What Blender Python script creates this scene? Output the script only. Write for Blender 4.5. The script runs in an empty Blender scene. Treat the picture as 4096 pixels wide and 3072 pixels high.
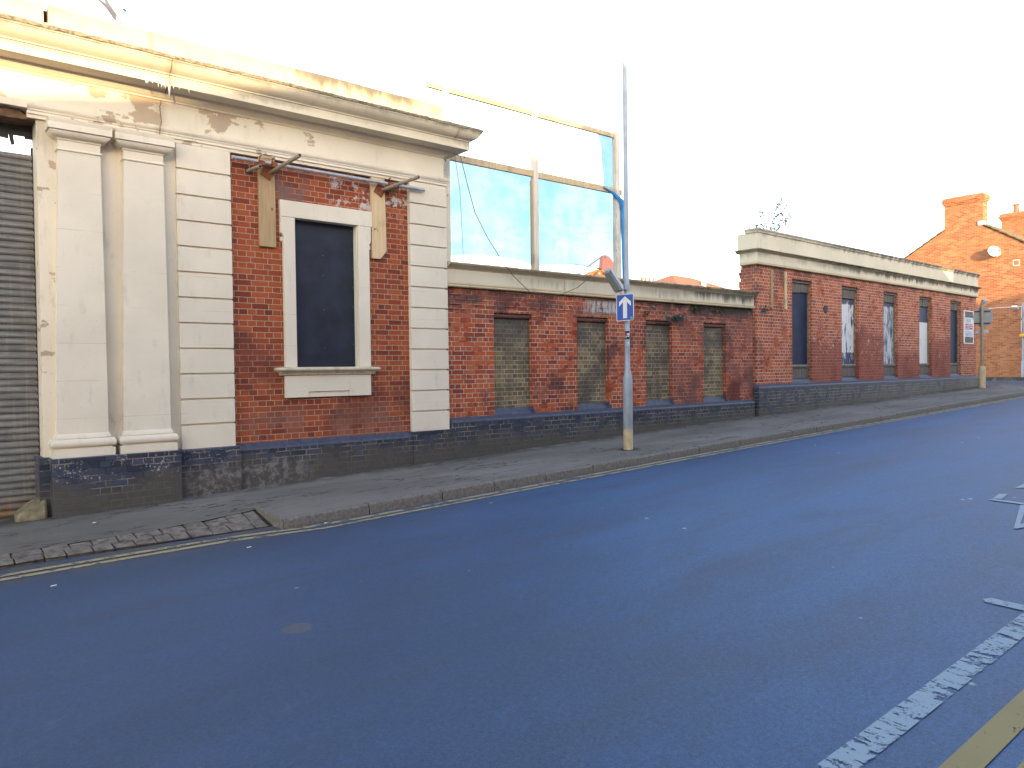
import bpy, bmesh, math, random
from mathutils import Vector, Matrix
R = math.radians
random.seed(7)
SC = bpy.context.scene
COL = SC.collection

# ------------------------------------------------------------------ camera, sky, sun, exposure
cd = bpy.data.cameras.new('camera'); CAM = bpy.data.objects.new('camera', cd); COL.objects.link(CAM)
YAW, PITCH, ROLL = R(39.4), R(-1.13), R(-0.71)
fw = Vector((math.sin(YAW)*math.cos(PITCH), math.cos(YAW)*math.cos(PITCH), math.sin(PITCH)))
r0 = Vector((math.cos(YAW), -math.sin(YAW), 0)); u0 = r0.cross(fw)
rt = math.cos(ROLL)*r0 + math.sin(ROLL)*u0; up = -math.sin(ROLL)*r0 + math.cos(ROLL)*u0
CAM.matrix_world = Matrix(((rt.x, up.x, -fw.x, 0), (rt.y, up.y, -fw.y, 0), (rt.z, up.z, -fw.z, 0), (0, 0, 0, 1)))
cd.sensor_width = 36.0; cd.lens = 3000/4096*36; cd.clip_start = 0.1; cd.clip_end = 2000
SC.camera = CAM

SUN_EL, SUN_AZ = R(8.5), R(206)        # low winter sun, behind the photographer's left shoulder
W = bpy.data.worlds.new('World'); SC.world = W; W.use_nodes = True
wn = W.node_tree; wl = wn.links
bg = wn.nodes['Background']; bg.inputs[1].default_value = 0.10
sky = wn.nodes.new('ShaderNodeTexSky'); sky.sky_type = 'NISHITA'; sky.sun_disc = False
sky.sun_elevation = SUN_EL; sky.sun_rotation = SUN_AZ; sky.air_density = 1.0; sky.dust_density = 1.5
tc = wn.nodes.new('ShaderNodeTexCoord'); sp = wn.nodes.new('ShaderNodeSeparateXYZ')
wl.new(tc.outputs['Generated'], sp.inputs[0])
mr = wn.nodes.new('ShaderNodeMapRange'); mr.inputs[1].default_value = 0.0; mr.inputs[2].default_value = 0.85
mr.inputs[3].default_value = 1.0; mr.inputs[4].default_value = 0.0
wl.new(sp.outputs[2], mr.inputs[0])
hz = wn.nodes.new('ShaderNodeMix'); hz.data_type = 'RGBA'; hz.blend_type = 'MIX'
hz.inputs[6].default_value = (0.55, 0.75, 1.35, 1); hz.inputs[7].default_value = (4.6, 4.7, 4.8, 1)
wl.new(mr.outputs[0], hz.inputs[0])
ad = wn.nodes.new('ShaderNodeMix'); ad.data_type = 'RGBA'; ad.blend_type = 'ADD'; ad.inputs[0].default_value = 1.0
wl.new(sky.outputs[0], ad.inputs[6]); wl.new(hz.outputs[2], ad.inputs[7]); wl.new(ad.outputs[2], bg.inputs[0])

ld = bpy.data.lights.new('sun', 'SUN'); ld.energy = 2.1; ld.angle = R(0.6); ld.color = (1.0, 0.72, 0.40)
SUN = bpy.data.objects.new('sun', ld); COL.objects.link(SUN)
to_sun = Vector((math.sin(SUN_AZ)*math.cos(SUN_EL), math.cos(SUN_AZ)*math.cos(SUN_EL), math.sin(SUN_EL)))
SUN.rotation_euler = (-to_sun).to_track_quat('-Z', 'Y').to_euler(); SUN.location = to_sun*60

SC.view_settings.view_transform = 'Standard'; SC.view_settings.look = 'None'
SC.view_settings.exposure = 2.3; SC.view_settings.gamma = 1.0

# ------------------------------------------------------------------ ground heights (camera eye is z = 0)
def g(X):
    k = 1.5; s = (X-15)/k
    return -1.60 + .0315*X - .008*k*(math.log1p(math.exp(-abs(s))) + max(s, 0))
def zroad(X, Y): return g(X) - .15 + .055*max(0, 1-((Y-3.9)/3.5)**2)
def kerbY(X): return 7.58 + .16*min(1, max(0, (X-17)/7.0))
def zpave(X, Y):
    z = g(X) - .02*max(0, 9.6-Y)
    d = min(1, max(0, (3.3-X)/.9))*min(1, max(0, (9.3-Y)/1.4))     # dropped crossing before the shutter
    return z - .075*d

# ------------------------------------------------------------------ mesh helpers
class MB:
    def __init__(s): s.v = []; s.f = []
    def add(s, vs, fs):
        o = len(s.v); s.v += [tuple(q) for q in vs]; s.f += [tuple(i+o for i in f) for f in fs]; return s
    def box(s, x0, x1, y0, y1, z0, z1):
        return s.add([(x0,y0,z0),(x1,y0,z0),(x1,y1,z0),(x0,y1,z0),(x0,y0,z1),(x1,y0,z1),(x1,y1,z1),(x0,y1,z1)],
                     [(0,3,2,1),(4,5,6,7),(0,1,5,4),(1,2,6,5),(2,3,7,6),(3,0,4,7)])
    def prism(s, poly, ax, a0, a1):
        n = len(poly)
        mk = {'x': lambda p, a: (a, p[0], p[1]), 'y': lambda p, a: (p[0], a, p[1]), 'z': lambda p, a: (p[0], p[1], a)}[ax]
        return s.add([mk(p, a0) for p in poly] + [mk(p, a1) for p in poly],
                     [tuple(range(n)), tuple(range(2*n-1, n-1, -1))] + [(i, (i+1) % n, n+(i+1) % n, n+i) for i in range(n)])
    def rings(s, rs, caps=True, closed=True):
        n = len(rs[0]); o = []
        for r in rs: o += r
        fs = []
        for k in range(len(rs)-1):
            for i in range(n if closed else n-1):
                j = (i+1) % n; fs.append((k*n+i, k*n+j, (k+1)*n+j, (k+1)*n+i))
        if caps: fs += [tuple(range(n-1, -1, -1)), tuple(range((len(rs)-1)*n, len(rs)*n))]
        return s.add(o, fs)
    def tube(s, pts, r, n=10, caps=True):
        pts = [Vector(p) for p in pts]; rs = []
        if not isinstance(r, (list, tuple)): r = [r]*len(pts)
        ref = Vector((0, 0, 1))
        if abs((pts[-1]-pts[0]).normalized().z) > .9: ref = Vector((1, 0, 0))
        for i, p in enumerate(pts):
            t = (pts[min(i+1, len(pts)-1)] - pts[max(i-1, 0)]).normalized()
            a = t.cross(ref).normalized(); b = t.cross(a)
            rs.append([tuple(p + r[i]*(math.cos(2*math.pi*k/n)*a + math.sin(2*math.pi*k/n)*b)) for k in range(n)])
        return s.rings(rs, caps)
    def lathe(s, prof, cx, cy, n=20):
        return s.rings([[(cx+r*math.cos(2*math.pi*k/n), cy+r*math.sin(2*math.pi*k/n), z) for k in range(n)] for r, z in prof])
    def obox(s, c, ax, ay, az, hx, hy, hz):
        c, ax, ay, az = map(Vector, (c, ax, ay, az)); vs = []
        for k in (-1, 1):
            for i, j in ((-1,-1),(1,-1),(1,1),(-1,1)): vs.append(tuple(c + ax*hx*i + ay*hy*j + az*hz*k))
        return s.add(vs, [(0,3,2,1),(4,5,6,7),(0,1,5,4),(1,2,6,5),(2,3,7,6),(3,0,4,7)])
    def build(s, name, m, parent=None, off=None, bevel=0, smooth=False, tri=False):
        if off is None: off = parent['_off'] if parent is not None and '_off' in parent else (0, 0, 0)
        bm = bmesh.new(); vs = [bm.verts.new((v[0]-off[0], v[1]-off[1], v[2]-off[2])) for v in s.v]
        for f in s.f:
            try: bm.faces.new([vs[i] for i in f])
            except ValueError: pass
        bm.normal_update()
        bmesh.ops.recalc_face_normals(bm, faces=bm.faces)
        uv = bm.loops.layers.uv.new('UVMap')
        for f in bm.faces:
            n = f.normal; a = (abs(n.x), abs(n.y), abs(n.z))
            for l in f.loops:
                c = l.vert.co
                wx, wy, wz = c.x+off[0], c.y+off[1], c.z+off[2]
                if a[1] >= a[0] and a[1] >= a[2]: l[uv].uv = (wx, wz)
                elif a[0] >= a[2]: l[uv].uv = (wy+.37, wz)
                else: l[uv].uv = (wx, wy)
        if smooth:
            for f in bm.faces: f.smooth = True
            for e in bm.edges:
                if len(e.link_faces) == 2 and e.calc_face_angle(0) > R(38): e.smooth = False
        me = bpy.data.meshes.new(name); bm.to_mesh(me); bm.free()
        o = bpy.data.objects.new(name, me); COL.objects.link(o)
        if m is not None: me.materials.append(m)
        if parent is not None:
            o.parent = parent; o['_off'] = off
        else: o['_off'] = off
        if bevel:
            b = o.modifiers.new('bevel', 'BEVEL'); b.width = bevel; b.segments = 2; b.limit_method = 'ANGLE'; b.angle_limit = R(40)
        return o
def tag(o, label=None, cat=None, group=None, kind=None):
    if label: o['label'] = label
    if cat: o['category'] = cat
    if group: o['group'] = group
    if kind: o['kind'] = kind
    return o
def thing(name, loc, label, cat, group=None, rz=0):
    o = bpy.data.objects.new(name, None); COL.objects.link(o); o.location = loc; o.rotation_euler = (0, 0, rz)
    o.empty_display_size = .2; o['_off'] = tuple(loc)
    return tag(o, label, cat, group)
def copy_tree(o, parent=None):
    c = o.copy(); COL.objects.link(c)
    if parent is not None: c.parent = parent
    for ch in list(o.children): copy_tree(ch, c)
    return c
def struct(mb, name, m, **k): return tag(mb.build(name, m, **k), kind='structure')

# ------------------------------------------------------------------ material helpers
class NT:
    def __init__(s, name):
        s.m = bpy.data.materials.new(name); s.m.use_nodes = True; s.t = s.m.node_tree
        s.b = s.t.nodes['Principled BSDF']; s.out = s.t.nodes['Material Output']
        s.geo = s.t.nodes.new('ShaderNodeNewGeometry'); s.pos = s.geo.outputs['Position']
        s.tc = s.t.nodes.new('ShaderNodeTexCoord'); s.uv = s.tc.outputs['UV']
    def put(s, sock, v):
        if isinstance(v, bpy.types.NodeSocket): s.t.links.new(v, sock)
        elif isinstance(v, (tuple, list)):
            sock.default_value = tuple(v) + ((1,) if len(v) == 3 and len(sock.default_value) == 4 else ())
        else: sock.default_value = v
    def math(s, op, a, b=0.0, c=None, clamp=False):
        n = s.t.nodes.new('ShaderNodeMath'); n.operation = op; n.use_clamp = clamp
        s.put(n.inputs[0], a); s.put(n.inputs[1], b)
        if c is not None: s.put(n.inputs[2], c)
        return n.outputs[0]
    def noise(s, scale=1.0, detail=4, rough=.55, vec=None, st=(1, 1, 1), off=(0, 0, 0)):
        mp = s.t.nodes.new('ShaderNodeMapping'); mp.inputs['Scale'].default_value = st; mp.inputs['Location'].default_value = off
        s.put(mp.inputs[0], s.pos if vec is None else vec)
        n = s.t.nodes.new('ShaderNodeTexNoise'); n.inputs['Scale'].default_value = scale
        n.inputs['Detail'].default_value = detail; n.inputs['Roughness'].default_value = rough
        s.t.links.new(mp.outputs[0], n.inputs['Vector']); return n.outputs[0]
    def voro(s, scale, feature='F1', vec=None, st=(1, 1, 1)):
        mp = s.t.nodes.new('ShaderNodeMapping'); mp.inputs['Scale'].default_value = st
        s.put(mp.inputs[0], s.pos if vec is None else vec)
        n = s.t.nodes.new('ShaderNodeTexVoronoi'); n.feature = feature; n.inputs['Scale'].default_value = scale
        s.t.links.new(mp.outputs[0], n.inputs['Vector']); return n
    def step(s, v, a, b):                      # 0 below a, 1 above b (a may be > b for the reverse)
        n = s.t.nodes.new('ShaderNodeMapRange'); n.interpolation_type = 'SMOOTHSTEP'
        s.put(n.inputs[0], v)
        if a <= b: n.inputs[1].default_value = a; n.inputs[2].default_value = b
        else:
            n.inputs[1].default_value = b; n.inputs[2].default_value = a; n.inputs[3].default_value = 1; n.inputs[4].default_value = 0
        return n.outputs[0]
    def ramp(s, v, stops):
        n = s.t.nodes.new('ShaderNodeValToRGB'); e = n.color_ramp.elements
        e[0].position, e[0].color = stops[0][0], stops[0][1]+(1,)
        e[1].position, e[1].color = stops[-1][0], stops[-1][1]+(1,)
        for p, c in stops[1:-1]: q = e.new(p); q.color = c+(1,)
        s.put(n.inputs[0], v); return n.outputs[0]
    def mix(s, f, a, b, mode='MIX'):
        n = s.t.nodes.new('ShaderNodeMix'); n.data_type = 'RGBA'; n.blend_type = mode
        s.put(n.inputs[0], f); s.put(n.inputs[6], a); s.put(n.inputs[7], b); return n.outputs[2]
    def xyz(s, v=None):
        n = s.t.nodes.new('ShaderNodeSeparateXYZ'); s.put(n.inputs[0], s.pos if v is None else v); return n.outputs
    def comb(s, x, y, z):
        n = s.t.nodes.new('ShaderNodeCombineXYZ'); s.put(n.inputs[0], x); s.put(n.inputs[1], y); s.put(n.inputs[2], z); return n.outputs[0]
    def vadd(s, a, b):
        n = s.t.nodes.new('ShaderNodeVectorMath'); n.operation = 'ADD'; s.put(n.inputs[0], a); s.put(n.inputs[1], b); return n.outputs[0]
    def bump(s, h, strength=.4, dist=.01, prev=None):
        n = s.t.nodes.new('ShaderNodeBump'); n.inputs['Strength'].default_value = strength; n.inputs['Distance'].default_value = dist
        s.put(n.inputs['Height'], h)
        if prev is not None: s.put(n.inputs['Normal'], prev)
        return n.outputs[0]
    def fin(s, col, rough=.8, normal=None, spec=.3, metal=0.0):
        s.put(s.b.inputs['Base Color'], col); s.put(s.b.inputs['Roughness'], rough); s.put(s.b.inputs['Metallic'], metal)
        s.put(s.b.inputs['Specular IOR Level'], spec)
        if normal is not None: s.put(s.b.inputs['Normal'], normal)
        return s.m

def plain(name, col, rough=.6, var=.18, scale=9, spec=.3, metal=0.0, bump=.15, st=(1, 1, 1)):
    t = NT(name); n = t.noise(scale, 5, .6, st=st)
    a = tuple(c*(1-var) for c in col); b = tuple(min(1, c*(1+var)) for c in col)
    return t.fin(t.ramp(n, [(.3, a), (.7, b)]), rough, t.bump(n, bump, .004), spec, metal)

def brick(name, stops, mortar, row=.075, bw=.225, msize=.006, squash=.5, fill=None, rough=.82, relief=.55, extra=None, wob=.006):
    t = NT(name)
    wobble = t.noise(3.1, 3, .6)
    wb = t.math('MULTIPLY', t.math('SUBTRACT', wobble, .5), wob*2)
    fine = t.math('MULTIPLY', t.math('SUBTRACT', t.noise(38, 3, .6), .5), wob*1.2)
    off = t.math('ADD', wb, fine)
    vec = t.vadd(t.uv, t.comb(off, off, 0.0))
    n = t.t.nodes.new('ShaderNodeTexBrick')
    n.offset = .5; n.offset_frequency = 2; n.squash = squash; n.squash_frequency = 2
    t.put(n.inputs['Vector'], vec); n.inputs['Scale'].default_value = 1
    n.inputs['Color1'].default_value = (0, 0, 0, 1); n.inputs['Color2'].default_value = (1, 1, 1, 1); n.inputs['Mortar'].default_value = (.5, .5, .5, 1)
    n.inputs['Mortar Size'].default_value = msize; n.inputs['Mortar Smooth'].default_value = .25; n.inputs['Bias'].default_value = 0
    n.inputs['Brick Width'].default_value = bw; n.inputs['Row Height'].default_value = row
    tint = t.math('ADD', n.outputs['Color'], t.math('MULTIPLY', t.math('SUBTRACT', t.noise(1.3, 4, .6), .5), .7))
    col = t.ramp(tint, stops)
    col = t.mix(.45, col, t.ramp(t.noise(60, 4, .7), [(.3, (.55, .52, .5)), (.7, (1.25, 1.25, 1.25))]), 'MULTIPLY')
    mfac = n.outputs['Fac']
    if fill:                                      # joints partly gone or filled with dirt
        mfac = t.math('MULTIPLY', mfac, t.step(t.noise(fill[1], 4, .65, off=(3, 1, 2)), fill[0]-.08, fill[0]+.08))
    mcol = t.mix(t.noise(14, 4, .6), tuple(c*.62 for c in mortar), tuple(min(1, c*1.3) for c in mortar))
    joint_dark = t.mix(n.outputs['Fac'], col, t.mix(.55, col, (.01, .008, .008)))
    col = t.mix(mfac, joint_dark, mcol)
    if extra: col = extra(t, col)
    h = t.math('ADD', t.math('MULTIPLY', n.outputs['Fac'], -1.0), t.math('MULTIPLY', t.noise(45, 4, .7), .45))
    return t.fin(col, rough, t.bump(h, relief, .008), .25)

def blotch(t, col, thr, soft, dest, scale=1.5, off=(0, 0, 0), amt=1.0, st=(1, 1, 1)):
    f = t.math('MULTIPLY', t.step(t.noise(scale, 6, .62, off=off, st=st), thr-soft, thr+soft), amt)
    return t.mix(f, col, dest)
def rel_ground(t):
    x = t.xyz(); return t.math('SUBTRACT', x[2], t.math('ADD', t.math('MULTIPLY', x[0], .0315), -1.6))
def band(t, v, lo0, lo1, hi0, hi1): return t.math('MULTIPLY', t.step(v, lo0, lo1), t.step(v, hi1, hi0))

def ex_a(t, col):
    x = t.xyz()
    col = blotch(t, col, .60, .06, (.10, .035, .028), 1.1, (4, 0, 1), .55)
    # lime bloom on the courses below the entablature, towards the second board
    up_ = band(t, x[2], 2.15, 2.4, 2.72, 2.85)
    f = t.math('MULTIPLY', t.math('MULTIPLY', up_, t.step(x[0], 4.6, 4.9)), t.step(t.noise(7, 6, .7), .53, .60))
    col = t.mix(f, col, (.50, .45, .42))
    f = t.math('MULTIPLY', band(t, x[2], 1.9, 2.2, 2.6, 2.8), band(t, x[0], 3.85, 3.95, 4.25, 4.5))
    col = t.mix(t.math('MULTIPLY', f, t.step(t.noise(3, 4, .6), .35, .6)), col, (.17, .10, .09))
    low = t.math('MULTIPLY', t.step(x[2], -.35, -.75), t.step(t.noise(2.2, 5, .6), .40, .62))
    return t.mix(t.math('MULTIPLY', low, .7), col, (.22, .11, .085))
def ex_b1(t, col):
    x = t.xyz()
    col = blotch(t, col, .56, .07, (.075, .035, .035), 1.3, (9, 0, 2), .75)
    top = t.step(x[2], .72, 1.2)
    f = t.math('MULTIPLY', top, t.step(t.noise(1.7, 6, .65, st=(1, 1, 2.2)), .40, .58))
    col = t.mix(t.math('MULTIPLY', f, .8), col, (.085, .05, .048))
    right = t.math('MULTIPLY', t.step(x[0], 10.2, 13.2), t.step(t.noise(2.4, 5, .65, off=(7, 7, 7)), .42, .56))
    col = t.mix(t.math('MULTIPLY', right, .6), col, (.16, .075, .065))
    f = t.math('MULTIPLY', band(t, x[2], .98, 1.06, 1.2, 1.27), band(t, x[0], 9.5, 9.9, 10.6, 11.1))   # whitewash remains
    col = t.mix(t.math('MULTIPLY', f, t.step(t.noise(9, 5, .6, st=(2, 1, .5)), .38, .55)), col, (.42, .41, .38))
    f = t.math('MULTIPLY', t.step(x[2], .7, 1.15), t.step(t.noise(15, 5, .7, off=(1, 2, 3)), .62, .68))
    col = t.mix(f, col, (.45, .43, .40))
    f = t.math('MULTIPLY', t.step(x[2], 1.02, 1.25), t.step(x[0], 11.2, 12.4))
    col = t.mix(t.math('MULTIPLY', f, t.step(t.noise(2.2, 5, .65, off=(2, 5, 1)), .36, .52)), col, (.035, .03, .026))
    wz = t.math('ADD', x[2], t.math('MULTIPLY', t.noise(4, 5, .65, off=(1, 1, 1)), .5)); wx = t.math('ADD', x[0], t.math('MULTIPLY', t.noise(4, 5, .65, off=(6, 1, 3)), .5))
    f = t.math('MULTIPLY', t.step(wz, .02, -.10), band(t, wx, 14.25, 14.35, 14.75, 14.9))
    return t.mix(t.math('MULTIPLY', f, .8), col, (.11, .022, .018))
def ex_b2(t, col):
    x = t.xyz(); u = x[0]
    col = blotch(t, col, .60, .07, (.09, .04, .035), 1.2, (3, 3, 0), .6)
    base = t.math('ADD', t.math('MULTIPLY', t.step(u, 19.85, 19.95), .32), t.math('MULTIPLY', t.step(u, 22.45, 22.55), -.55))
    base = t.math('ADD', t.math('ADD', base, .22), t.math('MULTIPLY', t.step(u, 24.95, 25.05), .42))
    hedge = t.math('ADD', base, t.math('ADD', t.math('MULTIPLY', t.noise(1.1, 4, .6), .55), t.math('MULTIPLY', t.noise(7, 4, .6), .30)))
    m = t.step(t.math('SUBTRACT', hedge, x[2]), -.10, .22)
    m = t.math('MULTIPLY', m, band(t, u, 17.7, 17.85, 27.6, 27.8))
    col = t.mix(t.math('MULTIPLY', m, .68), col, (.215, .056, .040))                      # old red paint over the piers
    f = t.math('MULTIPLY', band(t, x[2], -.1, .3, .9, 1.25), t.step(t.noise(11, 6, .72, off=(5, 2, 2)), .585, .66))
    col = t.mix(t.math('MULTIPLY', f, t.step(u, 17.5, 18)), col, (.47, .42, .40))
    f = t.math('MULTIPLY', t.step(x[2], 2.08, 2.3), t.step(t.noise(2.5, 5, .6), .42, .60))
    return t.mix(t.math('MULTIPLY', f, .7), col, (.055, .045, .038))
def ex_blue(t, col):
    h = rel_ground(t); n = t.noise(2.3, 6, .65)
    xx = t.xyz()[0]
    film = t.step(t.math('ADD', t.math('ADD', h, t.math('MULTIPLY', n, -.8)), t.math('MULTIPLY', t.step(xx, 3.4, 16.5), .30)), .12, -.24)
    col = t.mix(t.math('MULTIPLY', film, .88), col, t.mix(t.noise(20, 4, .6), (.068, .062, .051), (.105, .097, .083)))
    x = t.xyz()
    f = t.math('MULTIPLY', t.step(t.noise(34, 5, .75, off=(2, 9, 4)), .57, .64), t.math('MULTIPLY', t.step(x[0], 3.6, 3.2), t.step(t.noise(4, 4, .6), .46, .60)))
    col = t.mix(t.math('MULTIPLY', f, t.step(x[2], -1.28, -1.08)), col, (.42, .42, .45))
    f = t.math('MULTIPLY', band(t, x[0], 2.6, 2.8, 3.9, 4.6), t.math('MULTIPLY', t.step(h, .42, .25), t.step(t.noise(9, 6, .7), .45, .62)))
    return t.mix(t.math('MULTIPLY', f, .6), col, (.26, .245, .235))
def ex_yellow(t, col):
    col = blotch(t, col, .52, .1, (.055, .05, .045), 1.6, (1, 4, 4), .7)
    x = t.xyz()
    f = t.math('MULTIPLY', t.step(x[2], .15, .75), t.step(t.noise(2, 4, .6), .25, .55))  # darker towards the top: soot, with the lintel's shade painted in
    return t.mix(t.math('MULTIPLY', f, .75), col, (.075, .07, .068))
def ex_house(t, col): return blotch(t, col, .55, .1, (.36, .15, .07), .9, (0, 0, 0), .5)

M = {}
M['brick_a'] = brick('orange_red_brick', [(0, (.165, .034, .020)), (.3, (.25, .052, .023)), (.6, (.32, .070, .026)), (.85, (.375, .094, .032)), (1, (.28, .062, .024))], (.36, .28, .19), extra=ex_a, msize=.0052)
M['brick_b1'] = brick('weathered_red_brick', [(0, (.20, .044, .028)), (.3, (.32, .063, .029)), (.65, (.43, .092, .032)), (1, (.40, .12, .055))], (.50, .43, .33), fill=(.42, 2.6), extra=ex_b1, relief=.8, wob=.009, msize=.0056)
M['brick_b2'] = brick('red_brick_far', [(0, (.23, .053, .032)), (.4, (.37, .090, .042)), (.75, (.47, .128, .054)), (1, (.37, .092, .048))], (.56, .47, .36), fill=(.40, 2.2), extra=ex_b2)
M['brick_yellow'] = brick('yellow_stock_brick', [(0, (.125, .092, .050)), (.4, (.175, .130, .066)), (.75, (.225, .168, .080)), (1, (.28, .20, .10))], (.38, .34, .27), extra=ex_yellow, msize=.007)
M['brick_blue'] = brick('blue_engineering_brick', [(0, (.030, .036, .052)), (.5, (.042, .052, .080)), (1, (.060, .072, .108))], (.25, .20, .135), fill=(.47, 3.2), extra=ex_blue, rough=.42, relief=.4)
M['brick_soot_shade'] = brick('soot_shade_lintel_brick', [(0, (.06, .03, .028)), (.5, (.11, .040, .03)), (1, (.17, .055, .035))], (.16, .13, .11), relief=.8)  # soot and the lintel's shade both put into this darker brick
M['brick_house'] = brick('orange_house_brick', [(0, (.28, .088, .042)), (.5, (.41, .145, .062)), (1, (.50, .215, .098))], (.50, .31, .17), squash=1.0, extra=ex_house, wob=.004)
M['blue_sill'] = plain('blue_brick_sill', (.058, .066, .098), .45, .3, 14)

def stucco(name, base=(.69, .622, .495), dirt=.35, peel=None, soot=None, cracks=(), lined=0.0):
    t = NT(name); x = t.xyz()
    n1 = t.noise(.9, 5, .6); n2 = t.noise(7, 5, .65, st=(1, 1, .35))
    col = t.mix(t.step(n1, .35, .7), tuple(c*.93 for c in base), tuple(min(1, c*1.05) for c in base))
    col = t.mix(t.math('MULTIPLY', t.step(n2, .55, .78), dirt), col, tuple(c*.62 for c in base))
    col = t.mix(t.math('MULTIPLY', t.step(t.noise(34, 3, .6), .68, .74), .35), col, (.30, .27, .23))
    h = t.noise(30, 4, .6)
    if soot:                                     # weathering streaks running down from a ledge: (z_top, length, strength)
        for zt, ln, am, *sx in soot:
            streak = t.noise(2.6, 5, .7, st=(1.6, 1.6, .10), off=(zt, 0, 0))
            lo = t.math('ADD', t.math('MULTIPLY', t.math('SUBTRACT', x[2], zt), 1/ln), t.math('MULTIPLY', streak, 1.9))
            f = t.math('MULTIPLY', t.step(lo, .22, .85), t.step(x[2], zt+.012, zt))
            patch = t.step(t.noise(.55, 4, .6, off=(zt*3, 0, 0)), .34, .54)
            if sx: patch = t.math('MAXIMUM', t.math('MULTIPLY', patch, .45), t.step(t.math('ADD', x[0], t.math('MULTIPLY', t.math('SUBTRACT', t.noise(1.2, 4, .6), .5), 2.5)), sx[0], sx[1]))
            f = t.math('MULTIPLY', f, patch)
            col = t.mix(t.math('MULTIPLY', f, am), col, (.06, .055, .045))
    if peel:                                     # paint and render lost in patches
        f = t.math('MULTIPLY', t.step(t.noise(peel[0], 7, .6, st=(.75, 1, 1.15), off=(peel[4] if len(peel) > 4 else 0, 0, 0)), peel[1]-.012, peel[1]+.012), band(t, x[0], peel[2]-.3, peel[2], peel[3], peel[3]+.5))
        pc = t.mix(t.noise(4, 5, .65), (.30, .27, .24), (.50, .36, .21))
        col = t.mix(f, col, pc); h = t.math('ADD', h, t.math('MULTIPLY', f, -1.5))
    jl = t.math('PINGPONG', t.math('ADD', x[2], .07), .21)                       # faint joints of the lined-out render
    jf = t.math('MULTIPLY', t.step(jl, .004, .0015), t.step(t.noise(1.6, 4, .6, off=(4, 4, 9)), .46, .60))
    col = t.mix(t.math('MULTIPLY', jf, lined), col, (.33, .28, .21))
    for cx, z0, z1, wid, amp in cracks:
        d = t.math('ABSOLUTE', t.math('SUBTRACT', x[0], t.math('ADD', t.math('MULTIPLY', t.math('SUBTRACT', t.noise(5, 5, .7, st=(0, 0, 1), off=(0, 0, cx)), .5), amp), cx)))
        f = t.math('MULTIPLY', t.step(d, wid, wid*.3), band(t, x[2], z0-.05, z0, z1, z1+.05))
        col = t.mix(f, col, (.10, .075, .055))
        f = t.math('MULTIPLY', t.step(d, wid*9, wid), band(t, x[2], z0-.05, z0, z1, z1+.05))
        col = t.mix(t.math('MULTIPLY', f, .45), col, (.36, .28, .19))
    return t.fin(col, .72, t.bump(h, .22, .006), .3)
M['stucco'] = stucco('cream_render', dirt=.45, lined=.5)
M['frieze'] = stucco('peeling_cream_render', base=(.66, .60, .48), dirt=.4, peel=(1.9, .535, .4, 4.4), cracks=((2.53, 2.7, 3.35, .012, .10),))
M['architrave'] = stucco('cracked_cream_render', dirt=.6, peel=(3.1, .575, .6, 4.6, 7.0), cracks=((2.50, 2.7, 3.0, .010, .06),))
M['cornice'] = stucco('cream_cornice_render', base=(.66, .59, .44), dirt=.6, soot=((3.65, .10, .55), (3.49, .12, .4)), cracks=((2.56, 3.37, 3.66, .010, .07), (6.62, 3.52, 3.66, .006, .05)))
M['parapet'] = stucco('stained_parapet_render', base=(.58, .50, .34), dirt=.8, soot=((4.09, .30, .8), (3.80, .2, .4)), cracks=((2.44, 3.68, 4.1, .006, .04), (5.05, 3.68, 4.1, .006, .05)))
M['jamb'] = stucco('scuffed_cream_render', dirt=.75, peel=(4.5, .60, 1.15, 1.30), soot=((2.8, .55, .55),))
M['coping'] = stucco('weathered_cream_coping', base=(.60, .535, .40), dirt=.5, soot=((1.585, .30, .95, 11.3, 13.2),), cracks=((9.15, 1.3, 1.6, .008, .10), (10.6, 1.3, 1.6, .009, .12), (11.75, 1.3, 1.6, .009, .08)))
M['parapet_b2'] = stucco('weathered_cream_parapet', base=(.63, .565, .42), dirt=.4, soot=((3.15, .26, .85, 16.5, 20), (2.61, .22, .95, 17, 21), (2.78, .0001, 0)))
M['mould_dirty'] = stucco('sooty_cream_moulding', base=(.42, .35, .23), dirt=.9, soot=((1.71, .16, .95, 10, 13), (2.70, .14, 1.0, 15.8, 19)))
M['band'] = stucco('yellowed_cream_band', base=(.50, .42, .26), dirt=.7)
def mossy():
    t = NT('mossy_concrete'); n = t.noise(22, 6, .7)
    c = t.ramp(n, [(.3, (.08, .07, .05)), (.5, (.26, .22, .15)), (.72, (.40, .34, .24))])
    return t.fin(c, .95, t.bump(n, .9, .02))
M['moss'] = mossy()
M['navy_blue'] = plain('faded_navy_board', (.014, .024, .058), .6, .35, 3, bump=.08)
M['navy'] = plain('dark_navy_board', (.017, .022, .036), .5, .35, 3, bump=.08)
def flaky(name, thr, zsplit=None, sofar=.05, tone=(.62, .63, .62)):
    t = NT(name); x = t.xyz()
    n = t.noise(3.4, 8, .68, st=(1.6, 1.6, .55))
    n = t.math('ADD', n, t.math('MULTIPLY', t.math('SUBTRACT', t.noise(16, 5, .7, st=(1.4, 1.4, .35)), .5), .35))
    if zsplit is not None:
        lo, hi, k = zsplit
        n = t.math('ADD', n, t.math('MULTIPLY', t.math('SUBTRACT', band(t, x[2], lo-.03, lo, hi, hi+.05), 1.0), k))
    f = t.step(n, thr-sofar, thr+sofar)
    c = t.mix(f, t.mix(t.noise(6, 4, .6, st=(2, 2, .4)), (.02, .026, .05), (.10, .12, .19)), tone)
    return t.fin(c, .6, t.bump(f, .3, .003))
M['flaky1'] = flaky('flaking_white_paint', .435, (.36, 1.62, .14))
M['flaky2'] = flaky('flaking_blue_grey_paint', .475, (.02, 1.68, .2), .10, (.50, .54, .56))
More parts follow.
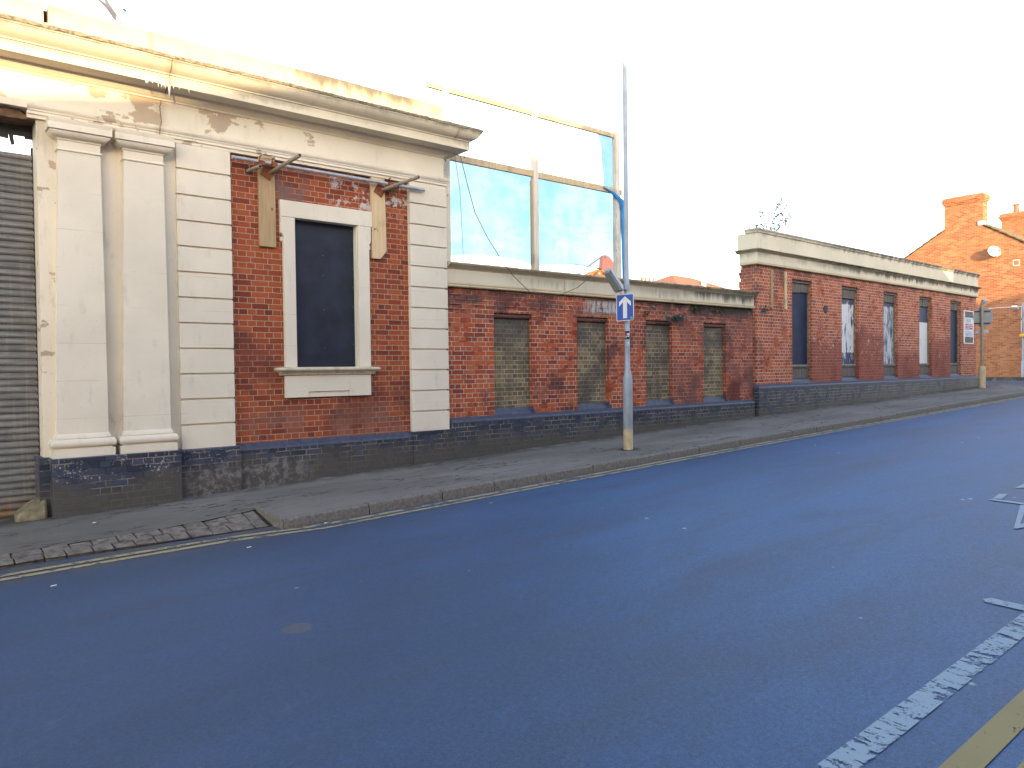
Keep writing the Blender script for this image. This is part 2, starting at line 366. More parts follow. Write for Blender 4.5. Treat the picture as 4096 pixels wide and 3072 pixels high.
M['flaky3'] = flaky('white_painted_board', .375, (.03, 1.30, .6), .03)
M['plank'] = plain('grey_weathered_plank', (.13, .115, .095), .85, .5, 6, st=(6, 6, .6), bump=.6)
M['frame_dirt'] = plain('dirty_window_frame', (.20, .165, .09), .85, .5, 9)
M['sill_stone'] = plain('grey_stone_sill', (.20, .185, .16), .85, .35, 12)
M['sill_cream'] = plain('weathered_cream_sill', (.50, .43, .31), .8, .25, 9, st=(1, 1, .6), bump=.3)
def timber(name, a, b, dirt):
    t = NT(name); g1 = t.noise(5, 5, .6, st=(7, 7, .5)); g2 = t.noise(2.5, 5, .6)
    c = t.ramp(g1, [(.28, a), (.7, b)]); c = t.mix(t.step(g2, .5, .72), c, dirt)
    k = t.noise(9, 3, .5, st=(1.4, 1.4, .8), off=(2, 2, 2)); c = t.mix(t.step(k, .70, .74), c, (.16, .08, .035))
    return t.fin(c, .78, t.bump(g1, .35, .004))
M['timber_old'] = timber('weathered_brown_board', (.30, .205, .105), (.44, .31, .17), (.24, .17, .10))
M['timber_pale'] = timber('pale_pine_board', (.52, .38, .21), (.66, .50, .30), (.40, .29, .17))
M['timber_post'] = timber('hoarding_timber', (.56, .50, .40), (.74, .67, .55), (.48, .43, .36))
M['timber_rail'] = timber('hoarding_rail_timber', (.44, .34, .20), (.60, .46, .27), (.32, .25, .17))
M['galv'] = plain('galvanised_steel', (.36, .38, .40), .5, .22, 16, .5, .35)
M['pole_paint'] = plain('grey_painted_pole', (.33, .365, .395), .5, .2, 6, .4, .1, st=(1, 1, .5))
M['tube_old'] = plain('dull_scaffold_steel', (.30, .25, .18), .62, .3, 20, .4, .2)
M['rust'] = plain('rusty_steel', (.20, .065, .03), .9, .5, 25)
M['cream_pole'] = plain('chipped_cream_paint', (.52, .41, .25), .6, .22, 8)
M['dark'] = plain('dark_metal', (.03, .03, .032), .6)
M['brown_rubble'] = plain('exposed_brown_lintel', (.14, .085, .05), .95, .55, 9, bump=.9)
def shutter_mat():
    t = NT('grey_shutter_steel'); x = t.xyz(); n = t.noise(5, 6, .65, st=(.6, 1, 5))
    c = t.ramp(n, [(.3, (.10, .098, .09)), (.55, (.19, .185, .17)), (.75, (.27, .265, .25))])
    c = t.mix(t.math('MULTIPLY', t.step(t.noise(4, 6, .7, st=(5, 1, .25)), .50, .70), .55), c, (.30, .27, .22))
    c = t.mix(t.math('MULTIPLY', t.step(t.noise(2.3, 6, .7, st=(1.5, 1, .8), off=(4, 0, 1)), .56, .68), .6), c, (.085, .075, .06))
    f = t.math('MULTIPLY', t.step(x[2], -1.30, -1.52), t.step(t.noise(6, 5, .6), .3, .55))
    c = t.mix(f, c, (.22, .12, .045))
    return t.fin(c, .5, t.bump(n, .15, .003), .45, .25)
M['shutter'] = shutter_mat()
def guard():
    t = NT('lichened_guard_stone'); n = t.noise(9, 6, .7); x = t.xyz()
    c = t.ramp(n, [(.3, (.10, .085, .05)), (.6, (.22, .19, .12)), (.8, (.34, .32, .26))])
    c = t.mix(t.step(t.math('ADD', x[2], t.math('MULTIPLY', n, .2)), -1.42, -1.52), c, (.16, .11, .05))
    return t.fin(c, .95, t.bump(n, .6, .015))
M['guard'] = guard()

def asphalt():
    t = NT('blue_black_asphalt'); x = t.xyz()
    fine = t.noise(140, 3, .7); mid = t.noise(.55, 5, .6, st=(.35, 1.2, 1)); tr = t.noise(2.2, 5, .62, st=(.25, 1, 1))
    c = t.mix(t.step(mid, .3, .72), (.033, .072, .143), (.046, .110, .232))
    c = t.mix(t.math('MULTIPLY', t.step(tr, .45, .75), .45), c, (.045, .064, .092))
    grain = t.noise(42, 4, .75)
    c = t.mix(.5, c, t.ramp(grain, [(.3, (.45, .45, .45)), (.5, (1, 1, 1)), (.72, (1.7, 1.65, 1.6))]), 'MULTIPLY')
    c = t.mix(.55, c, t.ramp(fine, [(.28, (.28, .28, .28)), (.5, (.95, .95, .95)), (.74, (2.2, 2.1, 2.0))]), 'MULTIPLY')
    v = t.voro(1.15, st=(1, 1, 0)); spot = t.math('MULTIPLY', t.step(v.outputs['Distance'], .034, .018), t.step(t.noise(.9, 3, .5, off=(5, 5, 5)), .34, .46))
    c = t.mix(t.math('MULTIPLY', spot, .8), c, (.42, .45, .47))                        # chewing gum and specks
    v2 = t.voro(3.3, st=(1, 1, 0)); sp2 = t.math('MULTIPLY', t.step(v2.outputs['Distance'], .060, .03), t.step(t.noise(1.2, 3, .5, off=(1, 7, 2)), .52, .62))
    c = t.mix(t.math('MULTIPLY', sp2, .45), c, (.30, .33, .37))
    v3 = t.voro(2.4, st=(1, 1, 0)); pick = t.step(t.xyz(v3.outputs['Color'])[0], .66, .68)
    sp3 = t.math('MULTIPLY', t.step(t.math('ADD', v3.outputs['Distance'], t.math('MULTIPLY', t.math('SUBTRACT', t.noise(50, 3, .6), .5), .08)), .070, .045), pick)
    c = t.mix(t.math('MULTIPLY', sp3, .75), c, (.36, .40, .43))
    dk = t.math('MULTIPLY', t.step(t.noise(.8, 6, .66, st=(.6, 1.3, 1), off=(4, 11, 0)), .52, .68), .18)
    c = t.mix(dk, c, (.026, .038, .060))
    scuff = t.math('MULTIPLY', t.step(t.noise(1.1, 7, .7, off=(8, 3, 0)), .60, .74), t.step(t.noise(9, 5, .7), .45, .65))
    c = t.mix(t.math('MULTIPLY', scuff, .4), c, (.15, .19, .24))
    sky_fade = t.math('MULTIPLY', t.step(t.math('ADD', x[0], t.math('MULTIPLY', x[1], -.5)), 3.6, -2.2), .8)
    c = t.mix(sky_fade, c, t.mix(.62, c, (.046, .062, .098)))                               # weaker sky reflection painted in: greyer at the lower end
    gut = t.step(x[1], 7.20, 7.62); gut = t.math('MULTIPLY', gut, t.step(t.noise(3, 5, .65), .30, .6))
    c = t.mix(t.math('MULTIPLY', gut, .75), c, (.095, .088, .075))                     # grit in the gutter
    d1 = t.math('SUBTRACT', x[0], 1.945); d2 = t.math('SUBTRACT', x[1], 4.56)
    rr = t.math('SQRT', t.math('ADD', t.math('MULTIPLY', d1, d1), t.math('MULTIPLY', d2, d2)))
    rr = t.math('ADD', rr, t.math('MULTIPLY', t.math('SUBTRACT', t.noise(14, 4, .6), .5), .06))
    c = t.mix(t.math('MULTIPLY', t.step(rr, .105, .085), .5), c, (.13, .115, .095))    # a round patch
    h = t.math('ADD', fine, t.math('MULTIPLY', t.noise(60, 3, .6), .6))
    return t.fin(c, t.math('ADD', t.math('MULTIPLY', mid, .18), .50), t.bump(h, .5, .006), .35)
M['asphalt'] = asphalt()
def pavemat():
    t = NT('grey_pavement_asphalt'); fine = t.noise(110, 3, .7); n = t.noise(1.1, 5, .62, st=(.4, 1, 1)); x = t.xyz()
    c = t.mix(t.step(n, .3, .72), (.132, .122, .108), (.208, .194, .172))
    c = t.mix(.5, c, t.ramp(fine, [(.3, (.5, .5, .5)), (.7, (1.45, 1.45, 1.45))]), 'MULTIPLY')
    w = t.math('MULTIPLY', t.step(x[1], 9.2, 9.62), t.step(t.noise(3.5, 5, .65, off=(2, 2, 2)), .36, .56))
    c = t.mix(t.math('MULTIPLY', w, .8), c, (.045, .040, .030))                        # moss and grit along the wall
    cr = t.math('ABSOLUTE', t.math('SUBTRACT', t.noise(1.3, 6, .62, st=(.30, 1.6, 1), off=(3, 1, 0)), .5))
    c = t.mix(t.math('MULTIPLY', t.step(cr, .010, .002), t.step(t.noise(.8, 3, .5, off=(9, 9, 1)), .40, .55)), c, (.028, .025, .020))
    pt = t.step(t.noise(2.1, 6, .65, st=(.5, 1.5, 1), off=(6, 2, 0)), .60, .66)
    c = t.mix(t.math('MULTIPLY', pt, .5), c, (.050, .046, .040))
    v = t.voro(1.9, st=(1, 1, 0)); spot = t.math('MULTIPLY', t.step(v.outputs['Distance'], .032, .014), t.step(t.noise(.9, 3, .5), .42, .5))
    c = t.mix(t.math('MULTIPLY', spot, .7), c, (.42, .41, .39))
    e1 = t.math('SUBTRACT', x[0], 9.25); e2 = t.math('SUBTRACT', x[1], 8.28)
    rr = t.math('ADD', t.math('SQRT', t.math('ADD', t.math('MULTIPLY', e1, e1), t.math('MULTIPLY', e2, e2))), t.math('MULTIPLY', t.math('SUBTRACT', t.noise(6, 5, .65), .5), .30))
    c = t.mix(t.math('MULTIPLY', t.step(rr, .26, .10), .85), c, (.040, .035, .027))    # dirt and contact shade painted round the pole foot
    return t.fin(c, .85, t.bump(fine, .5, .005), .25)
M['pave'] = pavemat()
M['kerb'] = plain('granite_kerb', (.165, .148, .125), .8, .35, 26, bump=.6)
M['sett'] = plain('granite_setts', (.150, .132, .110), .85, .55, 11, bump=.6)
M['joint'] = plain('dark_joint_dirt', (.036, .030, .022), .95, .4, 14)
def worn(name, col, under, thr, st=(1, 1, 1), sc=7, rag=None):      # paint worn through to the surface below it
    t = NT(name); x = t.xyz(); n = t.math('ADD', t.noise(sc, 7, .7, st=st), t.math('MULTIPLY', t.math('SUBTRACT', t.noise(70, 3, .6), .5), .35))
    f = t.step(n, thr-.05, thr+.05); k = t.noise(3, 4, .6)
    if rag:
        e = t.math('ADD', t.math('MULTIPLY', t.math('SUBTRACT', x[1], rag[0]), 1/rag[1]), t.math('MULTIPLY', t.math('SUBTRACT', t.noise(5, 7, .75, st=(1, 3, 1), off=(3, 3, 0)), .5), 1.5))
        f = t.math('MULTIPLY', f, t.step(e, .10, .26))
    c = t.mix(k, tuple(q*.8 for q in col), col); t.fin(c, .7, t.bump(n, .3, .003))
    tr = t.t.nodes.new('ShaderNodeBsdfTransparent'); mx = t.t.nodes.new('ShaderNodeMixShader')
    t.t.links.new(f, mx.inputs[0]); t.t.links.new(tr.outputs[0], mx.inputs[1]); t.t.links.new(t.b.outputs[0], mx.inputs[2]); t.t.links.new(mx.outputs[0], t.out.inputs[0])
    return t.m
M['yellow'] = worn('worn_yellow_paint', (.37, .315, .19), (.11, .10, .085), .44)
M['yellow2'] = worn('worn_yellow_paint_near', (.30, .245, .105), (.06, .07, .09), .37, (1, 1, 1), 5)
M['bay_paint'] = worn('thin_white_paint', (.27, .36, .42), (.05, .07, .12), .30)
M['white_line'] = worn('worn_white_paint', (.27, .36, .43), (.045, .07, .135), .455, (3.5, 1.3, 1), 6, (1.40, .14))
M['white_mark'] = worn('worn_white_mark', (.27, .36, .43), (.045, .07, .135), .40, (2.5, 2.5, 1), 6)
M['blue_sign'] = plain('reflective_blue', (.012, .075, .36), .35, .06, 4, bump=.02)
M['white_sign'] = plain('reflective_white', (.70, .70, .66), .4, .05, 6, bump=.02)
M['grey_back'] = plain('grey_sign_back', (.24, .25, .24), .55, .1, 5, .4)
M['white_plastic'] = plain('white_plastic', (.78, .76, .70), .45, .06, 5)
M['dish'] = plain('pale_dish', (.62, .60, .50), .5, .12, 6)
M['poster_w'] = plain('poster_white', (.66, .68, .72), .5, .06, 8)
M['poster_k'] = plain('poster_maroon_black', (.035, .022, .026), .5, .2, 8)
M['poster_r'] = plain('poster_red', (.50, .035, .055), .5, .1, 8)
M['poster_t'] = plain('poster_blue_print', (.10, .18, .34), .5, .2, 8)
M['orange'] = plain('orange_digger_paint', (.85, .26, .05), .45, .15, 4, .4)
M['chrome'] = plain('bright_ram', (.6, .6, .58), .3, .1, 5, .5, .6)
M['tile'] = plain('brown_roof_tile', (.155, .115, .065), .9, .35, 7, bump=.6)
M['far_tile'] = plain('red_roof_tile', (.30, .13, .07), .9, .25, 5)
M['terra'] = plain('terracotta', (.42, .15, .08), .8, .15, 6)
M['buff_pot'] = plain('buff_chimney_pot', (.84, .80, .70), .8, .12, 6)
M['leaf'] = plain('grey_green_leaf', (.12, .17, .165), .7, .4, 20)
M['leaf_dry'] = plain('dry_seed_head', (.20, .17, .13), .85, .3, 20)
M['stem'] = plain('thin_brown_stem', (.20, .165, .12), .85, .3, 20)
M['grass'] = plain('green_weed', (.08, .12, .04), .8, .4, 20)
M['wire'] = plain('grey_cable', (.055, .055, .055), .6)
M['wire_white'] = plain('white_cable', (.62, .60, .56), .6)
M['gull_white'] = plain('white_feathers', (.78, .77, .74), .8, .05, 12)
M['gull_grey'] = plain('grey_feathers', (.13, .135, .15), .8, .12, 12)
M['gull_dark'] = plain('dark_feathers', (.05, .055, .07), .8, .2, 12)
M['yellow_box'] = plain('yellow_plastic', (.75, .38, .02), .5, .05)
M['ground'] = plain('rubble_ground', (.12, .11, .095), .95, .3, 3)
def glass():
    t = NT('dark_window_glass'); return t.fin((.03, .035, .04), .08, None, .6)
M['glass'] = glass()
def netting():
    t = NT('blue_debris_netting'); x = t.xyz()
    tr = t.t.nodes.new('ShaderNodeBsdfTransparent'); df = t.t.nodes.new('ShaderNodeBsdfTranslucent'); d2 = t.t.nodes.new('ShaderNodeBsdfDiffuse')
    n = t.noise(1.4, 5, .6, st=(1, 1, .5)); k = t.math('ADD', t.math('MULTIPLY', t.noise(3.2, 4, .6, st=(.8, 1, 1.6)), .35), t.math('MULTIPLY', n, .65))
    t.put(tr.inputs[0], t.mix(t.step(k, .36, .62), (.205, .305, .365), (.36, .385, .40)))
    t.put(df.inputs[0], (.10, .42, .80)); t.put(d2.inputs[0], (.08, .36, .75))
    m1 = t.t.nodes.new('ShaderNodeMixShader'); m1.inputs[0].default_value = .5
    t.t.links.new(df.outputs[0], m1.inputs[1]); t.t.links.new(d2.outputs[0], m1.inputs[2])
    m2 = t.t.nodes.new('ShaderNodeMixShader'); m2.inputs[0].default_value = .22
    t.t.links.new(tr.outputs[0], m2.inputs[1]); t.t.links.new(m1.outputs[0], m2.inputs[2]); t.t.links.new(m2.outputs[0], t.out.inputs[0])
    return t.m
M['net'] = netting()
def netting_thick():
    t = NT('bunched_blue_netting'); return t.fin(t.ramp(t.noise(6, 4, .6, st=(3, 3, .6)), [(.3, (.03, .17, .42)), (.7, (.06, .30, .62))]), .8)
M['net_thick'] = netting_thick()

# ------------------------------------------------------------------ ground, road, pavement
def grid(xs, ys, zf):
    mb = MB(); n = len(ys)
    mb.add([(x, y if not callable(y) else y(x), zf(x, y if not callable(y) else y(x))) for x in xs for y in ys],
           [(i*n+j, (i+1)*n+j, (i+1)*n+j+1, i*n+j+1) for i in range(len(xs)-1) for j in range(n-1)])
    return mb
def fr(a, b, n): return [a+(b-a)*i/n for i in range(n+1)]
gx = [-900, -300, -100, -50] + fr(-30, 60, 45) + [80, 120, 300, 900]
gy = [-900, -300, -100, -40] + fr(-20, 30, 10) + [60, 120, 300, 900]
struct(grid(gx, gy, lambda x, y: g(max(-60, min(110, x)))-.34), 'ground', M['ground'])
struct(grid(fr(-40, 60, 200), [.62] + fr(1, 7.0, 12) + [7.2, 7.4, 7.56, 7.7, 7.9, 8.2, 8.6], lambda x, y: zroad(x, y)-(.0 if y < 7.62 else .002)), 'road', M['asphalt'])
CK0, CK1 = 30.4, 37.0                                                  # the cross street at the far corner
struct(grid(fr(CK0-2.6, CK1+.1, 20), fr(8.6, 60, 30), lambda x, y: zroad(x, 7.5)-.002), 'cross_street', M['asphalt'])
xs = fr(-40, 3.105, 80) + fr(3.115, 28.2, 70)
mb = grid(xs, [lambda x: kerbY(x)+.125 if x > 3.11 else 8.33, lambda x: 7.95 if x > 3.11 else 8.36, lambda x: 8.3 if x > 3.11 else 8.45, 8.7, 9.1, 9.4, 9.75, 10.3], zpave)
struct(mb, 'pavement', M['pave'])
arc = [(28.2+2.2*math.sin(a), 9.94-2.2*math.cos(a)) for a in fr(0, math.pi/2, 10)]
mb = MB(); poly = [(28.2, 10.3)] + [(x-.1*math.sin(i*math.pi/20), y+.1*math.cos(i*math.pi/20)) for i, (x, y) in enumerate(arc)] + [(30.3, 60), (28.6, 60), (28.6, 10.3)]
mb.add([(x, y, zpave(x, y)+.001) for x, y in poly], [tuple(range(len(poly)))]); struct(mb, 'corner_pavement', M['pave'])
mb = MB()
for i in range(len(arc)-1):
    (x0, y0), (x1, y1) = arc[i], arc[i+1]; c = Vector((28.2, 9.94, 0))
    def inn(x, y): return (x+(28.2-x)*.055, y+(9.94-y)*.055)
    a, b = inn(x0, y0), inn(x1, y1)
    mb.add([(x0, y0, zpave(x0, y0)-.2), (x1, y1, zpave(x1, y1)-.2), (x1, y1, zpave(x1, y1)+.006), (x0, y0, zpave(x0, y0)+.006), (a[0], a[1], zpave(*a)+.006), (b[0], b[1], zpave(*b)+.006)],
           [(0, 1, 2, 3), (3, 2, 5, 4)])
mb.box(30.28, 30.4, 9.95, 60, g(30)-.3, zpave(30, 9.6)+.006)
struct(mb, 'corner_kerb', M['kerb'])
struct(MB().box(CK1, 38.39, -5, 60, g(37.5)-.4, g(37.5)-.02), 'far_pavement', M['pave'])
struct(grid(fr(-40, 60, 100), [-2.9, -1, .5], lambda x, y: g(x)-.03), 'near_pavement', M['pave'])
mb = MB()
for i in range(100):
    x = -40+i; mb.add([(x, .5, g(x)-.3), (x+.99, .5, g(x+1)-.3), (x+.99, .5, g(x+1)-.025), (x, .5, g(x)-.025), (x, .62, g(x)-.3), (x+.99, .62, g(x+1)-.3), (x+.99, .62, g(x+1)-.025), (x, .62, g(x)-.025)],
                     [(0, 1, 2, 3), (4, 7, 6, 5), (3, 2, 6, 7), (0, 3, 7, 4), (1, 5, 6, 2), (0, 4, 5, 1)])
struct(mb, 'near_kerb', M['kerb'])
# kerb stones along the far pavement, each a worn block with a rounded lip
mb = MB(); x = 3.12; rnd = random.Random(3)
while x < 28.2:
    ln = min(rnd.choice((.9, 1.0, 1.15, 1.3, .8)), 28.21-x); x1 = x+ln-.014; j = rnd.uniform(-.006, .006); k = rnd.uniform(-.008, .008)
    ring = []
    for t_ in fr(0, 1, 6):
        X = x+(x1-x)*t_; y0 = kerbY(X)+j+rnd.uniform(-.004, .004); zt = zpave(X, kerbY(X)+.12)+.004+k+rnd.uniform(-.003, .003); e = .02 if 0 < t_ < 1 else .028
        ring.append([(X, y0, zt-.26), (X, y0-.004, zt-.05), (X, y0+e*.25, zt-e*.5), (X, y0+e, zt), (X, y0+.135, zt+.002), (X, y0+.135, zt-.26)])
    mb.rings(ring); x += ln
q = [(3.104, y, zpave(3.16, max(y, 7.705))+.003) for y in (7.60, 7.705, 7.9, 8.15, 8.42)]
mb.rings([[(x, y, z_-.25), (x, y, z_), (x+.05, y, z_), (x+.05, y, z_-.25)] for x, y, z_ in q])
struct(mb, 'kerb', M['kerb'], smooth=True)
# dropped crossing: two rows of granite setts in dark joints
def ysett(x, y): return 8.36-(8.36-y)*(.60+.40*min(1, max(0, (x-1.0)/2.0)))
def zsett(x, y): a = zroad(x, 7.5)+.014; b = zpave(x, 8.36); return a+(b-a)*(y-7.86)/.5
struct(grid(fr(-6, 3.108, 60), [lambda x: ysett(x, 7.84), lambda x: ysett(x, 7.92), 8.05, 8.2, 8.36, 8.44], lambda x, y: zsett(x, y)-.014 if y < 8.4 else zsett(x, y)-.03), 'sett_bed', M['joint'])
mb = MB(); rnd = random.Random(5)
for r_, (ya, yb) in enumerate(((7.865, 8.088), (8.098, 8.335))):
    x = -6+.12*r_
    while x < 3.0:
        ln = min(rnd.uniform(.13, .25), 3.105-x); d = lambda: rnd.uniform(-.008, .008); h = rnd.uniform(-.008, .003)
        z4 = [zsett(x_, y_)+h+rnd.uniform(-.003, .003) for x_, y_ in ((x, ysett(x, ya)), (x+ln, ysett(x+ln, ya)), (x+ln, ysett(x+ln, yb)), (x, ysett(x, yb)))]
        q4 = lambda P: [(px, ysett(px, py)) for px, py in P]
        p4 = [(x+.005+d()*.5, ya+.004+d()*.7), (x+ln-.005+d()*.5, ya+.004+d()*.7), (x+ln-.005+d()*.5, yb-.004+d()*.7), (x+.005+d()*.5, yb-.004+d()*.7)]
        t4 = [(x+.014+d(), ya+.016+d()), (x+ln-.014+d(), ya+.016+d()), (x+ln-.014+d(), yb-.016+d()), (x+.014+d(), yb-.016+d())]
        mb.add([(p[0], p[1], z_-.05) for p, z_ in zip(q4(p4), z4)]+[(p[0], p[1], z_-.010) for p, z_ in zip(q4(p4), z4)]+[(p[0], p[1], z_) for p, z_ in zip(q4(t4), z4)],
               [(0, 3, 2, 1), (8, 9, 10, 11)]+[(k, (k+1) % 4, 4+(k+1) % 4, 4+k) for k in range(4)]+[(4+k, 4+(k+1) % 4, 8+(k+1) % 4, 8+k) for k in range(4)])
        x += ln
struct(mb, 'sett_strip', M['sett'])
def strip(name, pts, m, w, lift=.005, n=6):
    mb = MB(); q = []
    for (a, b) in zip(pts, pts[1:]): q += [(a[0]+(b[0]-a[0])*i/n, a[1]+(b[1]-a[1])*i/n) for i in range(n)]
    q.append(pts[-1]); vs = []
    for x, y in q: vs += [(x, y, zroad(x, y)+lift), (x, y+w, zroad(x, y+w)+lift)]
    mb.add(vs, [(2*i, 2*i+2, 2*i+3, 2*i+1) for i in range(len(q)-1)])
    return struct(mb, name, m)
yl = [(-20, 7.62), (-2, 7.60), (.6, 7.58), (1.6, 7.53), (2.5, 7.47), (3.0, 7.36), (3.4, 7.25), (3.9, 7.26), (5.8, 7.27), (9, 7.29), (17, 7.31), (24, 7.44), (28.5, 7.46)]
strip('double_yellow_line', yl, M['yellow'], .085)
yl2 = [(x, y+.155) for x, y in yl if x < 3.2] + [(3.3, 7.44)] + [(x, y+.155) for x, y in yl if x > 3.8]
o2 = strip('double_yellow_line_inner', yl2, M['yellow'], .085); o2.name = 'double_yellow_line'
strip('parking_line', [(-8, 1.395), (5.45, 1.44)], M['white_line'], .128)
strip('near_yellow_line', [(-8, 1.105), (40, 1.125)], M['yellow2'], .12)
o2 = strip('near_yellow_line', [(-8, .90), (40, .92)], M['yellow2'], .12)
def flat(name, poly, m, lift=.006):
    mb = MB(); mb.add([(x, y, zroad(x, y)+lift) for x, y in poly], [tuple(range(len(poly)))]); return struct(mb, name, m)
flat('parking_line_end', [(5.40, 1.565), (5.51, 1.565), (5.51, 1.79), (5.45, 1.82), (5.40, 1.79)], M['white_mark'])
flat('bay_mark', [(8.85, 2.865), (9.14, 2.90), (9.20, 2.83), (8.87, 2.79)], M['bay_paint'])
flat('bay_mark', [(8.74, 2.87), (8.83, 2.85), (8.80, 2.45), (8.72, 2.45)], M['bay_paint'], .007)
flat('bay_mark', [(8.70, 2.57), (8.72, 2.52), (7.73, 2.29), (7.66, 2.31)], M['bay_paint'], .005)
flat('bay_mark', [(7.60, 2.30), (7.61, 2.27), (7.80, 2.22), (8.3, 2.16), (8.3, 2.24), (7.79, 2.305)], M['bay_paint'], .008)
flat('bay_mark', [(9.60, 2.89), (9.95, 2.90), (10.2, 2.86), (9.70, 2.81)], M['bay_paint'])
mb = MB().box(36.35, 36.45, 6, 60, -3, 0); mb.v = [(x, y, zroad(36.4, 7.5)+.008 if z == 0 else zroad(36.4, 7.5)+.002) for x, y, z in mb.v]; struct(mb, 'cross_street_line', M['white_mark'])

# ------------------------------------------------------------------ builders for walls and mouldings
Y0 = 9.70
def sweep(mb, prof, x0, x1, left=None, right=None, y0=Y0, back=.22, n=1, jit=0, rnd=None):
    ring = [(-back, prof[0][1])] + list(prof) + [(-back, prof[-1][1])]
    secs = []
    if left is not None: secs.append([(x0-p, y0+max(left, back), z) for p, z in ring])
    secs.append([((x0-p) if left is not None else x0, y0-p, z) for p, z in ring])
    for i in range(1, n):
        x = x0+(x1-x0)*i/n; secs.append([(x, y0-p+(rnd.uniform(-jit, jit) if jit and p > -back else 0), z+(rnd.uniform(-jit, jit) if jit and 0 < k < len(ring)-1 else 0)) for k, (p, z) in enumerate(ring)])
    secs.append([((x1+p) if right is not None else x1, y0-p, z) for p, z in ring])
    if right is not None: secs.append([(x1+p, y0+max(right, back), z) for p, z in ring])
    return mb.rings(secs)
def wall_open(mb, x0, x1, z0, z1, ops, yf, yb, depth):
    xs = x0
    def q(a, b, c, d): mb.add([a, b, c, d], [(0, 1, 2, 3)])
    def fr_(xa, xb, za, zb):
        if xb-xa > 1e-5 and zb-za > 1e-5: q((xa, yf, za), (xb, yf, za), (xb, yf, zb), (xa, yf, zb))
    for (xa, xb, za, zb) in sorted(ops):
        fr_(xs, xa, z0, z1); fr_(xa, xb, z0, za); fr_(xa, xb, zb, z1); xs = xb; yd = yf+depth
        q((xa, yf, za), (xa, yd, za), (xa, yd, zb), (xa, yf, zb)); q((xb, yf, za), (xb, yf, zb), (xb, yd, zb), (xb, yd, za))
        q((xa, yf, zb), (xa, yd, zb), (xb, yd, zb), (xb, yf, zb)); q((xa, yf, za), (xb, yf, za), (xb, yd, za), (xa, yd, za))
    fr_(xs, x1, z0, z1)
    mb.box(x0+.0005, x1-.0005, yf+depth+.002, yb, z0, z1)
    q((x0, yf, z0), (x0, yf+depth, z0), (x0, yf+depth, z1), (x0, yf, z1)); q((x1, yf, z0), (x1, yf, z1), (x1, yf+depth, z1), (x1, yf+depth, z0))
    q((x0, yf, z1), (x1, yf, z1), (x1, yf+depth, z1), (x0, yf+depth, z1))
    return mb
def around(mb, prof, x0, x1, pb, yb):          # moulding round three sides of a pilaster: (offset, z)
    return mb.rings([[(x0-o, yb, z) for o, z in prof], [(x0-o, Y0-pb-o, z) for o, z in prof], [(x1+o, Y0-pb-o, z) for o, z in prof], [(x1+o, yb, z) for o, z in prof]], closed=False, caps=False)

# ------------------------------------------------------------------ the rendered and brick facade on the left
A = thing('station_facade', (3.9, 9.7, g(3.9)), 'single-storey cream rendered facade with red brick panel, twin pilasters and deep cornice', 'building')
MB().box(1.245, 3.34, Y0-.03, Y0+.30, -.93, 2.80).build('rendered_wall', M['jamb'], A, bevel=.006)
mb = MB(); wall_open(mb, 3.34, 5.98, -1.0, 2.80, [(4.17, 5.135, .0, 2.09)], Y0, Y0+.30, .09); mb.build('brick_wall', M['brick_a'], A)
mb = MB().box(5.98, 6.60, Y0-.03, Y0+.30, -.93, 2.80).box(1.245, 6.60, Y0+.02, Y0+.30, 2.80, 3.9); mb.box(-7, -2.3, Y0-.03, Y0+.3, -2.1, 3.9).box(-2.3, 1.245, Y0+.02, Y0+.30, 2.90, 3.9)
mb.build('rendered_wall', M['stucco'], A)
for xa, xb, z0, n in ((2.68, 3.335, -.94, 12), (5.975, 6.64, -.925, 12)):          # channelled corner piers
    mb = MB().box(xa+.02, xb-.022, Y0-.05, Y0, z0, 2.80)
    zz = z0
    for i in range(n):
        top = min(z0+.3125*(i+1)-.020, 2.796)
        mb.prism([(xa, Y0), (xa, Y0-.074), (xa+.006, Y0-.08), (xb-.006, Y0-.08), (xb, Y0-.074), (xb, Y0)], 'z', zz+.003, top); zz = z0+.3125*(i+1)
        if zz > 2.78: break
    mb.build('corner_pier', M['stucco'], A, bevel=.004)
for xt0, xt1, xb0, xb1 in ((1.432, 1.848, 1.358, 1.868), (2.088, 2.516, 2.034, 2.540)):
    pz0, pz1 = -.70, 2.471
    p = MB().rings([[(x0, Y0-.02, z), (x0, Y0-.15, z), (x1, Y0-.15, z), (x1, Y0-.02, z)] for x0, x1, z in
        [(xb0+(xt0-xb0)*t**1.25, xb1+(xt1-xb1)*t**1.25, pz0+(pz1-pz0)*t) for t in fr(0, 1, 10)]]).build('pilaster', M['stucco'], A)
    cap = [(0, 2.470), (.012, 2.474), (.016, 2.484), (.012, 2.494), (0, 2.498), (0, 2.585), (.010, 2.590), (.012, 2.606), (.03, 2.612), (.06, 2.628), (.082, 2.652), (.088, 2.672), (.076, 2.676), (.105, 2.680), (.105, 2.748), (.088, 2.750), (.098, 2.765), (.104, 2.80), (0, 2.80)]
    around(MB(), cap, xt0, xt1, .15, Y0-.02).build('capital', M['stucco'], p, off=A['_off'], smooth=True)
    bs = [(0, -.66), (.012, -.675), (.02, -.695), (.022, -.712), (.014, -.716), (.048, -.722), (.066, -.745), (.069, -.768), (.062, -.795), (.044, -.812), (.030, -.816), (.030, -.828), (.056, -.830), (.056, -.918), (0, -.918)]
    around(MB(), bs, xb0, xb1, .15, Y0-.02).build('base', M['stucco'], p, off=A['_off'], smooth=True)
arc_ = [(.06, 2.80), (.062, 2.838), (.08, 2.842), (.08, 2.872), (.088, 2.878), (.092, 2.895), (.102, 2.905), (.112, 2.925), (.115, 2.955), (.04, 2.970)]
mb = MB(); sweep(mb, arc_, 1.16, 6.575, None, .30, n=40, jit=.0015, rnd=random.Random(1)); mb.build('architrave', M['architrave'], A)
